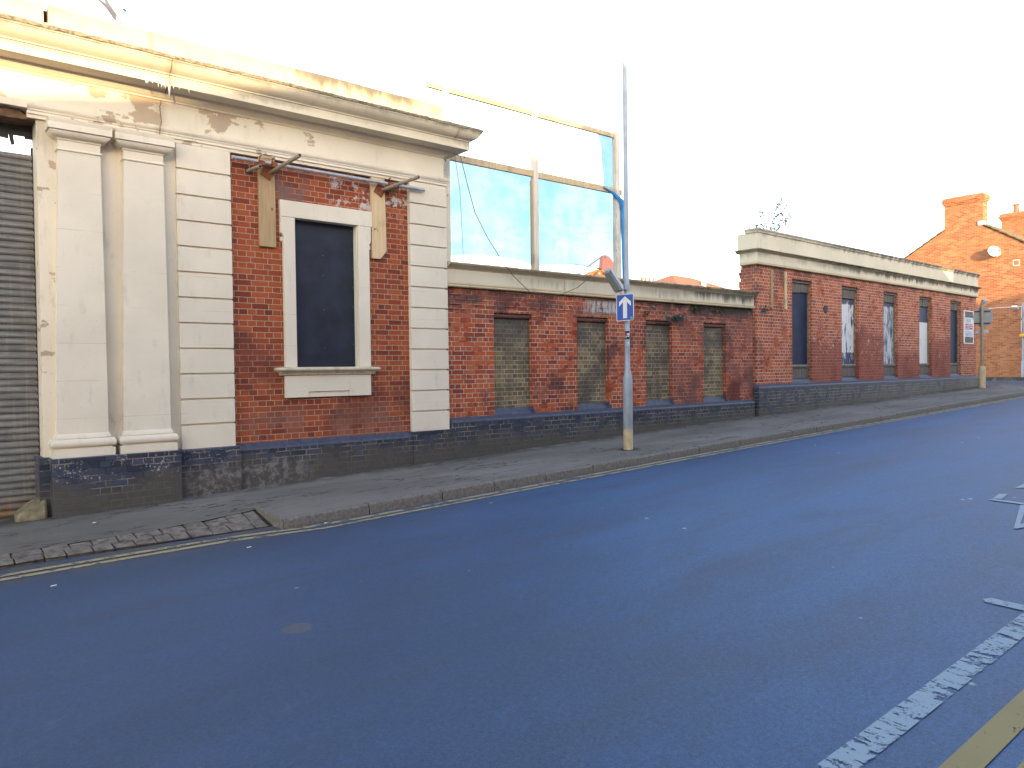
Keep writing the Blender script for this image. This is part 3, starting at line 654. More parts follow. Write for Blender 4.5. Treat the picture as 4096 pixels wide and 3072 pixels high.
sweep(MB(), [(.112, 2.885), (.115, 2.955), (.04, 2.97)], -7, 1.16, n=14, jit=.004, rnd=random.Random(2)).build('architrave', M['architrave'], A)
sweep(MB(), [(.04, 2.969), (.04, 3.275)], -7, 6.57, None, .30).build('frieze', M['frieze'], A)
mb = MB(); sweep(mb, [(.04, 3.272), (.052, 3.280), (.056, 3.295), (.085, 3.310), (.105, 3.335), (.12, 3.343), (.125, 3.360), (.13, 3.372), (.30, 3.384), (.305, 3.378), (.33, 3.378), (.33, 3.492), (.345, 3.497), (.348, 3.510), (.368, 3.520), (.41, 3.545), (.445, 3.580), (.462, 3.612), (.466, 3.622), (.474, 3.624), (.474, 3.640)],
       -7, 6.575, None, .30, n=30, jit=.001, rnd=random.Random(9)); mb.build('cornice', M['cornice'], A, smooth=True)
rnd = random.Random(4); mb = MB()
sweep(mb, [(.468, 3.6405), (.486, 3.645), (.49, 3.672), (.465, 3.690), (.30, 3.715), (.02, 3.745)], -7, 6.575, None, .30, n=260, jit=.0055, rnd=rnd); mb.build('ledge_topping', M['moss'], A)
PB = [(-7, 1.345), (1.392, 6.605)]
mb = MB()
for xa, xb in PB: mb.prism([(xa, 3.68), (xb, 3.68), (xb, 4.075)] + [(xb+(xa-xb)*k/14, 4.083+random.uniform(-.008, .008)) for k in range(1, 14)] + [(xa, 4.09)], 'y', Y0-.03, Y0+.20)
mb.build('parapet', M['parapet'], A, bevel=.008)
MB().box(1.345, 1.392, Y0+.10, Y0+.19, 3.68, 4.06).build('notch_shade_slab', M['joint'], A)  # dark slab stands in for the shaded end face in the notch
MB().prism([(-2.3, 2.79), (-2.3, 2.885), (.98, 2.885), (1.10, 2.865), (1.155, 2.828), (1.29, 2.802), (1.29, 2.79), (1.0, 2.775), (.4, 2.80)], 'y', Y0-.02, Y0+.28).build('broken_lintel', M['brown_rubble'], A, bevel=.01)
# blue brick plinth: four lengths standing at different depths
zb = lambda x: g(x)-.25
mb = MB().prism([(Y0+.0, -.918), (Y0-.27, -.918), (Y0-.28, -.926), (Y0-.28, -2), (Y0, -2)], 'x', 1.29, 2.615).box(1.19, 1.29, Y0-.10, Y0+.28, -2, -.91)
mb.prism([(Y0, -.92), (Y0-.125, -.935), (Y0-.14, -.945), (Y0-.14, -2), (Y0, -2)], 'x', 2.615, 3.375)
mb.prism([(Y0+.0, -.925), (Y0-.005, -.93), (Y0-.075, -.985), (Y0-.085, -.998), (Y0-.085, -2), (Y0, -2)], 'x', 3.375, 5.965)
mb.prism([(Y0+.28, -.918), (Y0-.10, -.918), (Y0-.105, -.928), (Y0-.105, -2), (Y0+.28, -2)], 'x', 5.965, 6.672)
mb.build('plinth', M['brick_blue'], A)
MB().prism([(Y0+.002, -.918), (Y0-.078, -.980), (Y0-.090, -1.004), (Y0-.080, -1.004), (Y0-.068, -.984), (Y0+.002, -.930)], 'x', 3.376, 5.964).build('plinth_ledge', M['blue_sill'], A)
# window with its painted board
def ears(x, s): return [(x, .06), (x, 1.76), (x-.01*s, 1.80), (x-.035*s, 1.835), (x-.038*s, 2.06)]
mb = MB()
mb.prism([(4.185, .06), (4.185, 2.067), (3.985, 2.067), (3.985, 1.845), (4.005, 1.838), (4.021, 1.815), (4.021, .06)], 'y', Y0-.06, Y0)
mb.prism([(5.12, .06), (5.12, 2.067), (5.328, 2.067), (5.328, 1.845), (5.31, 1.835), (5.298, 1.80), (5.298, .06)], 'y', Y0-.06, Y0)
mb.box(5.298, 5.325, Y0-.045, Y0, 1.745, 1.80).box(3.99, 4.021, Y0-.03, Y0, 1.74, 1.80)
mb.box(4.165, 4.192, Y0-.02, Y0+.086, .05, 2.07).box(5.113, 5.14, Y0-.02, Y0+.086, .05, 2.07)
mb.box(3.984, 5.347, Y0-.062, Y0+.085, 2.069, 2.288)
wf = mb.build('window', M['stucco'], A, bevel=.006)
MB().box(4.192, 5.113, Y0+.070, Y0+.10, .052, 2.068).build('board', M['navy'], wf, off=A['_off'])
for xx, zz in [(q, z_) for z_ in fr(.12, 2.0, 7) for q in (4.215, 5.09)] + [(4.644, z_) for z_ in (.33, .86, 1.34, 1.62)]:
    MB().box(xx-.004, xx+.004, Y0+.066, Y0+.07, zz-.004, zz+.004).build('screw_head', M['sill_stone'], wf, off=A['_off'])
sweep(MB(), [(.05, -.047), (.075, -.045), (.085, -.030), (.075, -.018), (.095, -.014), (.10, .004), (.128, .010), (.142, .022), (.145, .036), (.138, .050), (.12, .058), (-.02, .066)], 3.93+.10, 5.36-.10, .0, .0, back=.06).build('sill', M['sill_cream'], wf, off=A['_off'])
mb = MB().prism([(4.018, -.347), (4.341, -.347), (4.341, -.272), (4.952, -.272), (4.952, -.347), (5.293, -.347), (5.293, -.05), (4.018, -.05)], 'y', Y0-.06, Y0).box(4.341, 4.952, Y0-.04, Y0, -.347, -.272)
mb.build('apron', M['stucco'], wf, off=A['_off'], bevel=.004)
# roller shutter set back in the opening
mb = MB(); zz = -1.66; prof = []
while zz < 2.47:
    for k, (dy, dz) in enumerate(((.0, 0), (.004, .008), (-.012, .016), (-.020, .034), (-.018, .052), (-.008, .066), (.0, .074))): prof.append((9.955+dy, zz+dz))
    zz += .0765
mb.add([(x, y, z) for y, z in prof for x in (-2.3, 1.235)], [(2*i, 2*i+1, 2*i+3, 2*i+2) for i in range(len(prof)-1)])
sh = mb.build('roller_shutter', M['shutter'], A, smooth=False)
MB().box(-2.3, 1.236, 9.925, 9.99, g(0)-.15, -1.60).build('bottom_rail', M['rust'], sh, off=A['_off'])
MB().box(1.228, 1.2445, 9.945, 9.99, -1.7, 2.55).build('guide_rail', M['dark'], sh, off=A['_off'])
mb = MB().box(-2.3, 1.244, 9.94, 9.965, 2.665, 2.90).prism([(.55, 2.665), (1.02, 2.615), (1.02, 2.665)], 'y', 9.94, 9.96).prism([(1.02, 2.68), (1.06, 2.68), (1.075, 2.56), (1.045, 2.545), (1.03, 2.60)], 'y', 9.93, 9.945).box(1.17, 1.244, 9.94, 9.96, 2.64, 2.67)
mb.build('shutter_housing', M['dark'], A)
gs = MB().rings([[(.955, 9.56, -1.75), (1.245, 9.52, -1.72), (1.26, 9.86, -1.72), (.98, 9.88, -1.75)], [(.945, 9.55, -1.60), (1.25, 9.51, -1.57), (1.26, 9.86, -1.57), (.97, 9.88, -1.60)], [(.965, 9.56, -1.52), (1.25, 9.52, -1.47), (1.26, 9.86, -1.45), (.985, 9.87, -1.50)],
     [(1.05, 9.60, -1.44), (1.25, 9.56, -1.38), (1.26, 9.84, -1.37), (1.07, 9.84, -1.42)], [(1.16, 9.64, -1.37), (1.25, 9.62, -1.345), (1.255, 9.80, -1.34), (1.17, 9.80, -1.36)]]).build('guard_stone', M['guard'], bevel=.03, smooth=True)
tag(gs, 'rounded mossy guard stone at the foot of the shutter jamb', 'guard stone')
struct(MB().box(-2.3, 1.19, 9.62, 10.2, g(0)-.4, g(.4)-.045), 'threshold', M['guard'])
# rising damp and splinters: a few hanging lime drips below the cornice crack
mb = MB(); rnd = random.Random(8)
for k in range(16):
    x = rnd.gauss(2.42, .14); l = rnd.uniform(.012, .05); MB().tube([(x, Y0-.325, 3.38), (x+.002, Y0-.325, 3.38-l)], [.006, .0015], 5).build('lime_drip', M['white_plastic'], A)
MB().tube([(2.555, Y0-.325, 3.38), (2.552, Y0-.325, 3.24)], [.016, .003], 6).build('lime_drip', M['white_plastic'], A)

# boards and scaffold tubes fixed across the brick panel
b = MB().box(3.705, 3.925, Y0-.05, Y0, 1.648, 2.803).build('timber_board', M['timber_old'], bevel=.003)
tag(b, 'brown stained timber board hung on the brickwork left of the boarded window', 'board', 'boards behind the scaffold tubes')
b = MB().prism([(5.352, 1.625), (5.485, 1.625), (5.588, 1.748), (5.570, 2.803), (5.352, 2.803)], 'y', Y0-.05, Y0).build('timber_board', M['timber_pale'], bevel=.003)
tag(b, 'pale timber board with one cut corner on the brickwork right of the window', 'board', 'boards behind the scaffold tubes')
def hollow(mb, p0, p1, r=.0242):
    p0, p1 = Vector(p0), Vector(p1); d = (p1-p0).normalized()
    a = d.cross(Vector((0, 0, 1))).normalized(); b_ = d.cross(a); n = 14
    def ring(p, q): return [tuple(p + q*(math.cos(2*math.pi*k/n)*a + math.sin(2*math.pi*k/n)*b_)) for k in range(n)]
    return mb.rings([ring(p0, r), ring(p1, r), ring(p1, r*.82), ring(p1-d*.12, r*.82)])
def coupler(parent, c, off):
    mb = MB(); c = Vector(c)
    mb.obox(c, (1, 0, 0), (0, 1, 0), (0, 0, 1), .032, .022, .036).obox(c+Vector((0, -.045, -.01)), (1, 0, 0), (0, 1, 0), (0, 0, 1), .034, .028, .028)
    mb.tube([c+Vector((-.02, -.02, .03)), c+Vector((-.025, -.03, .08))], .006, 6).tube([c+Vector((.03, -.05, -.02)), c+Vector((.055, -.07, -.05))], .006, 6)
    mb.obox(c+Vector((-.005, -.03, .085)), (.8, 0, .6), (0, 1, 0), (-.6, 0, .8), .014, .012, .010)
    return mb.build('coupler', M['rust'], parent, off=off, bevel=.003)
def tubing(p0, p1, m, label, caps=(), plate=None):
    o = hollow(MB(), p0, p1).build('scaffold_tube', m, smooth=True); tag(o, label, 'scaffold tube', 'scaffold tubes on the brick panel')
    for c in caps: coupler(o, c, (0, 0, 0))
    if plate: MB().obox(plate, (.85, 0, -.5), (0, 1, 0), (.5, 0, .85), .075, .006, .085).build('wall_plate', M['rust'], o)
    return o
hollow_y = Y0-.125
tubing((3.34, hollow_y, 2.722), (6.20, hollow_y-.01, 2.708), M['galv'], 'long grey scaffold tube running level across the top of the brickwork', [(3.70, hollow_y-.01, 2.70), (3.87, hollow_y-.01, 2.70), (5.60, hollow_y-.01, 2.70)])
tubing((3.858, Y0-.05, 2.622), (3.962, Y0-.76, 2.702), M['tube_old'], 'long rusty scaffold tube jutting out past the left brown board', plate=(3.83, Y0-.058, 2.62))
tubing((3.575, Y0+.05, 2.612), (3.632, Y0-.30, 2.616), M['tube_old'], 'short scaffold tube poking out of a hole left of the brown board')
tubing((5.528, Y0-.05, 2.630), (5.737, Y0-.71, 2.715), M['tube_old'], 'long buff scaffold tube jutting out past the pale right board', plate=(5.49, Y0-.058, 2.625))
tubing((5.665, Y0+.05, 2.645), (5.678, Y0-.26, 2.648), M['tube_old'], 'short dark scaffold tube tucked below the long one beside the pale board')
MB().box(3.545, 3.625, Y0-.002, Y0+.0, 2.575, 2.655).build('hole_shade_plate', M['dark'], A)  # flat dark plate stands in for the shaded inside of a hole

# ------------------------------------------------------------------ the low boundary wall with four blocked openings
Bw = thing('boundary_wall', (10.8, 9.7, g(10.8)), 'low red brick wall with four yellow brick blocked openings and cream coping', 'wall')
NX = [(7.595, 8.43), (9.495, 10.315), (11.375, 12.195), (13.235, 14.03)]
mb = MB(); wall_open(mb, 6.672, 15.06, -2.0, 1.32, [(a, b_, -.775, .935) for a, b_ in NX], Y0, Y0+.30, .10); mb.build('wall', M['brick_b1'], Bw)
rnd = random.Random(12)
mb = MB()                                          # frost-broken courses standing proud under the coping
for k in range(5):
    x = 6.70
    while x < 14.9:
        l = rnd.choice((.225, .225, .1125)); zz = .95+.075*k-.0
        if rnd.random() < .34 and not any(a-.3 < x < b_+.02 and zz < .96 for a, b_ in NX): mb.box(x+.006, min(x+l, 14.98)-.006, Y0-rnd.uniform(.006, .02), Y0+.02, zz+.006, zz+.069)
        x += l
mb.build('proud_bricks', M['brick_b1'], Bw, bevel=.004)
for a, b_ in NX:
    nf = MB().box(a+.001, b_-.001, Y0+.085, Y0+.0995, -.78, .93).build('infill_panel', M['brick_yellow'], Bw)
    MB().box(a+.001, b_-.001, Y0+.03, Y0+.084, .862, .934).build('lintel', M['brick_soot_shade'], nf, off=Bw['_off'])
    sl = MB().prism([(Y0-.012, -.80), (Y0-.012, -.772), (Y0-.002, -.762), (Y0+.036, -.712), (Y0+.040, -.700), (Y0+.083, -.642), (Y0+.083, -.80)], 'x', a+.002, b_-.002)
    sl.build('sill', M['blue_sill'], nf, off=Bw['_off'], bevel=.004)
    mb = MB(); mb.prism([(b_-.001, -.775), (b_+.0+.085, -.775), (b_-.001, -.64)], 'y', Y0-.003, Y0+.06)
    mb.build('chamfer', M['blue_sill'], nf, off=Bw['_off'])
mb = MB().prism([(Y0+.02, -.752), (Y0, -.758), (Y0-.07, -.80), (Y0-.082, -.818), (Y0-.082, -2.2), (Y0+.02, -2.2)], 'x', 6.672, 15.0); mb.build('plinth', M['brick_blue'], Bw)
MB().prism([(Y0+.012, -.747), (Y0-.002, -.752), (Y0-.076, -.796), (Y0-.088, -.822), (Y0-.088, -.842), (Y0-.080, -.842), (Y0-.068, -.804), (Y0+.012, -.765)], 'x', 6.673, 14.999).build('plinth_ledge', M['blue_sill'], Bw)
sweep(MB(), [(.02, 1.302), (.070, 1.304), (.078, 1.318), (.070, 1.332), (.060, 1.336), (.068, 1.350), (.066, 1.368), (.052, 1.376)], 6.645, 14.985, None, .0, n=50, jit=.0012, rnd=rnd).build('coping_band', M['band'], Bw)
cp = [(.05, 1.375), (.05, 1.580)]
sweep(MB(), cp, 6.645, 14.985, None, .0, n=50, jit=.0012, rnd=rnd).build('coping', M['coping'], Bw)
sweep(MB(), [(.05, 1.579), (.062, 1.585), (.068, 1.600), (.088, 1.607), (.10, 1.622), (.124, 1.634), (.140, 1.652), (.144, 1.668), (.12, 1.684), (-.10, 1.704)], 6.645, 14.985, None, .0, n=160, jit=.003, rnd=rnd).build('coping_moulding', M['mould_dirty'], Bw)

# ------------------------------------------------------------------ the taller wall with five boarded windows
BL = (15.08, 9.70, g(15.08))
C = thing('boarded_building', BL, 'long red brick front with five tall boarded windows under a stained cream parapet', 'building', rz=R(1.5))
C['_off'] = (0, 0, BL[2]); L0 = 14.46
WN = [(1.735+2.572*k, 2.725+2.572*k) for k in range(5)]
mb = MB(); wall_open(mb, .155, L0, -2.0, 2.33, [(a, b_, -.425, 2.105) for a, b_ in WN], 0, .40, .16)
rnd = random.Random(21)
for k in range(50):                                # torn brick toothing along the back edge
    zz = -1.2+.075*k*.94
    if zz < 2.2: mb.box(.157, .38, .402, .40+rnd.choice((.02, .06, .09, .05, .03)), zz, zz+.069)
mb.build('wall', M['brick_b2'], C)
mb = MB(); sweep(mb, [(0.0, -.425), (-.0, -.43), (.10, -.475), (.118, -.49), (.12, -.505), (.12, -2.2)][::-1], .165, L0, .36, .36, y0=0, back=.1); mb.build('plinth', M['brick_blue'], C)
mb = MB(); sweep(mb, [(.125, -.545), (.127, -.495), (.104, -.468), (.0, -.418)], .165, L0, .0, .0, y0=0, back=.06); mb.build('plinth_ledge', M['blue_sill'], C)
FL = [(None, None), (M['flaky1'], 1), (M['flaky2'], 2), (M['flaky3'], 3), (None, None)]
for k, (a, b_) in enumerate(WN):
    mb = MB().box(a+.0, a+.055, .10, .158, -.05, 2.03).box(b_-.02, b_-.001, .095, .158, -.05, 2.03).box(a+.001, b_-.001, .10, .158, 1.98, 2.05)
    w = mb.build('window', M['frame_dirt'], C)
    MB().box(a+.002, b_-.002, .05, .159, 2.035, 2.103).build('lintel', M['plank'], w, off=C['_off'])
    mb = MB(); xx = a+.055; rr = random.Random(30+k)
    while xx < b_-.03:
        x2 = min(xx+rr.uniform(.14, .3), b_-.02); mb.box(xx+.002, x2-.002, .085+rr.uniform(-.008, .008), .12, 1.815+rr.uniform(-.02, .01), 2.034); xx = x2
    mb.build('plank', M['plank'], w, off=C['_off'])
    MB().box(a+.055, b_-.021, .132, .150, .022, 1.812).build('board', FL[k][0] or M['navy_blue'], w, off=C['_off'])
    sweep(MB(), [(.02, -.080), (.03, -.072), (.035, -.05), (.06, -.045), (.07, -.02), (.075, .004), (.06, .016), (-.02, .03)], a+.03, b_-.03, None, None, y0=.13, back=.04).build('sill', M['sill_stone'], w, off=C['_off'])
    MB().box(a+.02, b_-.02, .085, .158, -.30, -.079).build('panel', M['plank'], w, off=C['_off'])
    MB().prism([(-.02, -.45), (-.02, -.425), (.0, -.408), (.045, -.365), (.05, -.350), (.095, -.31), (.10, -.295), (.155, -.245), (.155, -.45)], 'x', a+.003, b_-.003).build('brick_sill', M['blue_sill'], w, off=C['_off'], bevel=.004)
XL = .145
sweep(MB(), [(0, 2.325), (.060, 2.326), (.072, 2.340), (.064, 2.352), (.066, 2.374), (.052, 2.386)], XL, L0, .40, .3, y0=0, back=.2).build('fascia_band', M['band'], C)
sweep(MB(), [(.05, 2.385), (.05, 2.60)], XL, L0, .40, .3, y0=0, back=.2).build('fascia', M['parapet_b2'], C)
sweep(MB(), [(.05, 2.599), (.065, 2.606), (.075, 2.618), (.10, 2.626), (.115, 2.642), (.15, 2.650), (.158, 2.664), (.12, 2.676), (.05, 2.692)], XL, L0, .47, .3, y0=0, back=.2, n=120, jit=.0025, rnd=rnd).build('string_moulding', M['mould_dirty'], C)
sweep(MB(), [(.05, 2.690), (.05, 3.045)], XL, L0, .45, .3, y0=0, back=.2).build('parapet', M['parapet_b2'], C)
sweep(MB(), [(.04, 3.046), (.075, 3.048), (.08, 3.09), (.095, 3.10), (.10, 3.128), (.08, 3.145), (-.05, 3.160)], XL, L0, .24, .3, y0=0, back=.2, n=150, jit=.003, rnd=rnd).build('parapet_cap', M['parapet_b2'], C)
mb = MB().lathe([(.0, 0), (.16, 0), (.16, .02), (0, .02)], 0, 0, 14); mb.v = [(3.40+x*.62, .0-z, 1.44+y*.62) for x, y, z in mb.v]; v_ = mb.build('wall_vent', M['dark'], C)
mb = MB()
for k in range(4): mb.obox((3.40, -.03, 1.385+.042*k), (1, 0, 0), (0, .8, -.6), (0, .6, .8), .075, .016, .004)
mb.build('louvre', M['sill_stone'], v_, off=C['_off'])
ct, st_ = math.cos(R(1.5)), math.sin(R(1.5))
def onC(u, y, z): return (15.08+u*ct-y*st_, 9.70+u*st_+y*ct, z)
def fixed(mb, name, m, label, cat, group=None, **k):
    mb.v = [onC(*q) for q in mb.v]; return tag(mb.build(name, m, **k), label, cat, group)
fixed(MB().box(.735, .82, -.035, .0, 1.345, 2.24), 'timber_batten', M['timber_old'], 'grey-brown upright batten nearer the end of the tall brick wall', 'batten', 'battens on the tall wall', bevel=.002)
fixed(MB().box(1.36, 1.445, -.035, .0, 1.355, 2.245), 'timber_batten', M['timber_pale'], 'pale upright batten next to the first boarded window of the tall wall', 'batten', 'battens on the tall wall', bevel=.002)
# framed notice on the last pier
NB = thing('notice_board', onC(13.67, 0, .68), 'white framed notice with dark end panels and two red squares on the last brick pier', 'sign', rz=R(1.5))
NB['_off'] = (13.67, 0, .68)
mb = MB(); xa, xb, za, zb_ = 13.22, 14.12, .685, 1.825
mb.box(xa, xb, -.03, 0, za, za+.03).box(xa, xb, -.03, 0, zb_-.03, zb_).box(xa, xa+.05, -.03, 0, za+.03, zb_-.03).box(xb-.05, xb, -.03, 0, za+.03, zb_-.03); mb.build('frame', M['white_plastic'], NB)
MB().box(xa+.05, xb-.05, -.018, -.002, za+.235, zb_-.235).build('poster', M['poster_w'], NB)
for z0_, z1_ in ((za+.03, za+.23), (zb_-.23, zb_-.03)): MB().box(xa+.05, xb-.05, -.018, -.002, z0_, z1_).build('dark_panel', M['poster_k'], NB)
for k in (0, 1):
    rp = MB().box(xa+.14+.37*k, xa+.44+.37*k, -.021, -.0185, 1.18, 1.365).build('red_square', M['poster_r'], NB)
    mb = MB()
    for j in range(3 if k == 0 else 2): MB().box(xa+.17+.37*k, xa+.40+.37*k, -.0235, -.0212, 1.325-.055*j-.02, 1.325-.055*j).build('print_line', M['poster_w'], rp, off=NB['_off'])
mb = MB(); rr = random.Random(2)
for zz in (1.075, 1.02, .985, .945):
    x = xa+.12
    while x < xb-.14: l = rr.uniform(.03, .06); MB().box(x, x+l, -.0205, -.0185, zz, zz+rr.uniform(.012, .03)).build('print_mark', M['poster_t'], NB); x += l+rr.uniform(.03, .05)
for zz in (1.535, 1.40): MB().box(xa+.17, xb-.17, -.0205, -.0185, zz, zz+.012).build('print_line', M['poster_t'], NB)
def text(s, size, m, parent, loc, rot, name='lettering', ext=.001):
    cu = bpy.data.curves.new(name, 'FONT'); cu.body = s; cu.size = size; cu.align_x = 'CENTER'; cu.extrude = ext
    tmp = bpy.data.objects.new('tmp', cu); COL.objects.link(tmp); dg = bpy.context.evaluated_depsgraph_get()
    me = bpy.data.meshes.new_from_object(tmp.evaluated_get(dg)); bpy.data.objects.remove(tmp); bpy.data.curves.remove(cu)
    me.materials.clear(); me.materials.append(m); o = bpy.data.objects.new(name, me); COL.objects.link(o)
    o.parent = parent; o.location = loc; o.rotation_euler = rot; return o
text('THE CITY', .105, M['poster_r'], NB, (0, -.0195, .765), (R(90), 0, 0))

# ------------------------------------------------------------------ one-way sign pole
PX, PY = 9.25, 8.28; pz = zpave(PX, PY)
SP = thing('sign_pole', (PX, PY, pz), 'grey lamp-column pole with cream painted foot standing on the pavement', 'pole')
MB().lathe([(.079, pz-.1), (.079, -1.004)], PX, PY, 24).build('painted_foot', M['cream_pole'], SP, smooth=True)
MB().lathe([(.076, -1.006), (.077, -1.0), (.0765, -.20), (.074, -.17), (.052, -.06), (.046, -.028)], PX, PY, 24).build('lower_shaft', M['pole_paint'], SP, smooth=True)
MB().lathe([(.0455, -.03), (.046, -.02), (.044, -.015), (.043, .35), (.0455, .352), (.0455, .36), (.042, .365), (.036, 5.02), (.020, 5.04), (.0, 5.042)], PX, PY, 20).build('upper_shaft', M['pole_paint'], SP, smooth=True)
mb = MB().tube([(PX+.082, PY-.018, -.205), (PX+.084, PY-.018, -.86)], .007, 8); mb.build('conduit', M['galv'], SP)
ang = R(205); nx, ny = math.cos(ang), math.sin(ang); wx_, wy_ = -ny, nx       # the sign faces traffic coming up the street
if wx_*.77 - wy_*.635 < 0: wx_, wy_ = -wx_, -wy_
fdir = math.atan2(-.635-.0, 0)
c0 = Vector((PX-.015, PY, .98)) + Vector((nx, ny, 0))*.066
def signpt(a, b, d): return c0 + Vector((wx_, wy_, 0))*a + Vector((0, 0, 1))*(b+a*.03) + Vector((nx, ny, 0))*d
def sbox(mb, a0, a1, b0, b1, d0, d1):
    return mb.add([signpt(a, b, d) for d in (d0, d1) for a, b in ((a0, b0), (a1, b0), (a1, b1), (a0, b1))], [(0, 3, 2, 1), (4, 5, 6, 7), (0, 1, 5, 4), (1, 2, 6, 5), (2, 3, 7, 6), (3, 0, 4, 7)])
def spoly(mb, pts, d0, d1):
    n = len(pts); return mb.add([signpt(a, b, d) for d in (d0, d1) for a, b in pts], [tuple(range(n)), tuple(range(2*n-1, n-1, -1))]+[(i, (i+1) % n, n+(i+1) % n, n+i) for i in range(n)])
def rr(w, h, r, n=5):
    o = []
    for cx, cy, a0 in ((w-r, h-r, 0), (-w+r, h-r, 90), (-w+r, -h+r, 180), (w-r, -h+r, 270)): o += [(cx+r*math.cos(R(a0+90*k/n)), cy+r*math.sin(R(a0+90*k/n))) for k in range(n+1)]
    return o
OS = thing('one_way_sign', tuple(c0), 'blue rectangular sign with white upward arrow on the pole', 'sign')
spoly(MB(), rr(.147, .218, .02), 0, .004).build('plate', M['white_sign'], OS)
spoly(MB(), rr(.135, .206, .014), .0042, .0062).build('blue_field', M['blue_sign'], OS)
spoly(MB(), [(-.033, -.175), (.033, -.175), (.033, .088), (.098, .020), (.098, .092), (0, .180), (-.098, .092), (-.098, .020), (-.033, .088)], .0064, .0082).build('arrow', M['white_sign'], OS)
sbox(MB(), .085, .143, -.212, -.155, .0084, .0096).build('torn_sticker', M['grey_back'], OS)
for bb in (-.13, .13): sbox(MB(), -.07, .07, bb-.014, bb+.014, -.03, -.001).lathe([(.05, .98+bb-.014), (.05, .98+bb+.014)], PX, PY, 16).build('clip', M['galv'], OS)
# lantern that lights the sign
LM = thing('sign_lamp', (PX, PY, 1.29), 'grey sloping sign lantern on a short bracket above the arrow sign', 'lamp')
ax_ = Vector((.235, .0, -.257)).normalized(); sd = Vector((wx_, wy_, 0)); lat = (sd - ax_*sd.dot(ax_)).normalized(); nn = ax_.cross(lat)
if nn.z < 0: nn = -nn
lc = Vector((8.905, 8.26, 1.375)) + Vector((nx, ny, 0))*.0
def lpt(a, b, d): return lc + ax_*a*1.12 + lat*b*1.3 + nn*d*1.25
L_ = .195
MB().rings([[lpt(-L_, -.055, 0), lpt(-L_, .055, 0), lpt(-L_, .05, .06), lpt(-L_, -.05, .06)], [lpt(L_*.8, -.06, 0), lpt(L_*.8, .06, 0), lpt(L_*.8, .055, .085), lpt(L_*.8, -.055, .085)], [lpt(L_, -.05, .012), lpt(L_, .05, .012), lpt(L_, .045, .06), lpt(L_, -.045, .06)]]).build('housing', M['galv'], LM, bevel=.008)
MB().rings([[lpt(-L_*.92, -.045, -.001), lpt(-L_*.92, .045, -.001), lpt(-L_*.92, .035, -.022), lpt(-L_*.92, -.035, -.022)], [lpt(L_*.75, -.05, -.001), lpt(L_*.75, .05, -.001), lpt(L_*.75, .04, -.022), lpt(L_*.75, -.04, -.022)]]).build('glass', M['grey_back'], LM)
MB().tube([tuple(lpt(.06, 0, .07)), (PX-.02, PY, 1.305)], .011, 8).build('bracket', M['galv'], LM)
MB().lathe([(.052, 1.255), (.052, 1.36)], PX, PY, 16).box(PX-.085, PX-.02, PY-.04, PY+.04, 1.265, 1.35).build('band', M['galv'], LM, bevel=.004)
mb = MB(); n = 9                                      # sticker wrapped round the pole
def wrap(a0, a1, z0, z1, r):
    vs = []
    for k in range(n+1):
        a = R(a0+(a1-a0)*k/n); vs += [(PX+r*math.cos(a), PY+r*math.sin(a), z0), (PX+r*math.cos(a), PY+r*math.sin(a), z1)]
    return MB().add(vs, [(2*k, 2*k+2, 2*k+3, 2*k+1) for k in range(n)])
stk = wrap(165, 285, .465, .60, .0432).build('pole_sticker', M['poster_k']); tag(stk, 'black sticker with red and white print wrapped round the pole', 'sticker')
wrap(172, 222, .535, .570, .0438).build('red_print', M['poster_r'], stk, off=(0, 0, 0)); wrap(225, 278, .527, .565, .0438).build('white_print', M['white_sign'], stk, off=(0, 0, 0))
wrap(178, 215, .508, .520, .0438).build('white_print', M['white_sign'], stk, off=(0, 0, 0)); wrap(226, 262, .503, .520, .0438).build('white_print', M['white_sign'], stk, off=(0, 0, 0)); wrap(185, 212, .490, .498, .0438).build('white_print', M['white_sign'], stk, off=(0, 0, 0))
wrap(240, 262, .385, .425, .0435).build('pole_label', M['white_sign'], SP)

# ------------------------------------------------------------------ hoarding frame, netting and cables behind the low wall
HF = thing('timber_hoarding', (9.0, 10.15, -1.4), 'tall timber hoarding frame of posts and rails behind the low wall', 'frame')
for x, zt in ((6.99, 4.66), (8.915, 4.62), (11.06, 4.62)):
    MB().box(x-.055, x+.055, 10.10, 10.195, -1.4, zt).build('post', M['timber_post'], HF, bevel=.004)
MB().box(8.84, 8.875, 10.12, 10.19, 1.0, 3.36).build('cleat', M['timber_rail'], HF); MB().box(11.115, 11.15, 10.12, 10.19, 1.0, 3.40).build('cleat', M['timber_rail'], HF)
for xa, xb, za, zb_ in ((6.66, 6.935, 4.525, 4.607), (7.046, 8.859, 4.52, 4.605), (8.971, 11.005, 4.515, 4.60), (7.046, 8.859, 3.43, 3.54), (8.971, 11.005, 3.425, 3.535), (11.116, 11.2, 3.42, 3.52)):
    MB().box(xa, xb, 10.125, 10.175, za, zb_).build('rail', M['timber_rail'], HF, bevel=.003)
BP = MB().box(2.63, 2.705, 10.10, 10.18, -1.4, 7.5).build('hoarding_post', M['timber_post']); tag(BP, 'lone timber post rising behind the parapet of the cream facade', 'post')
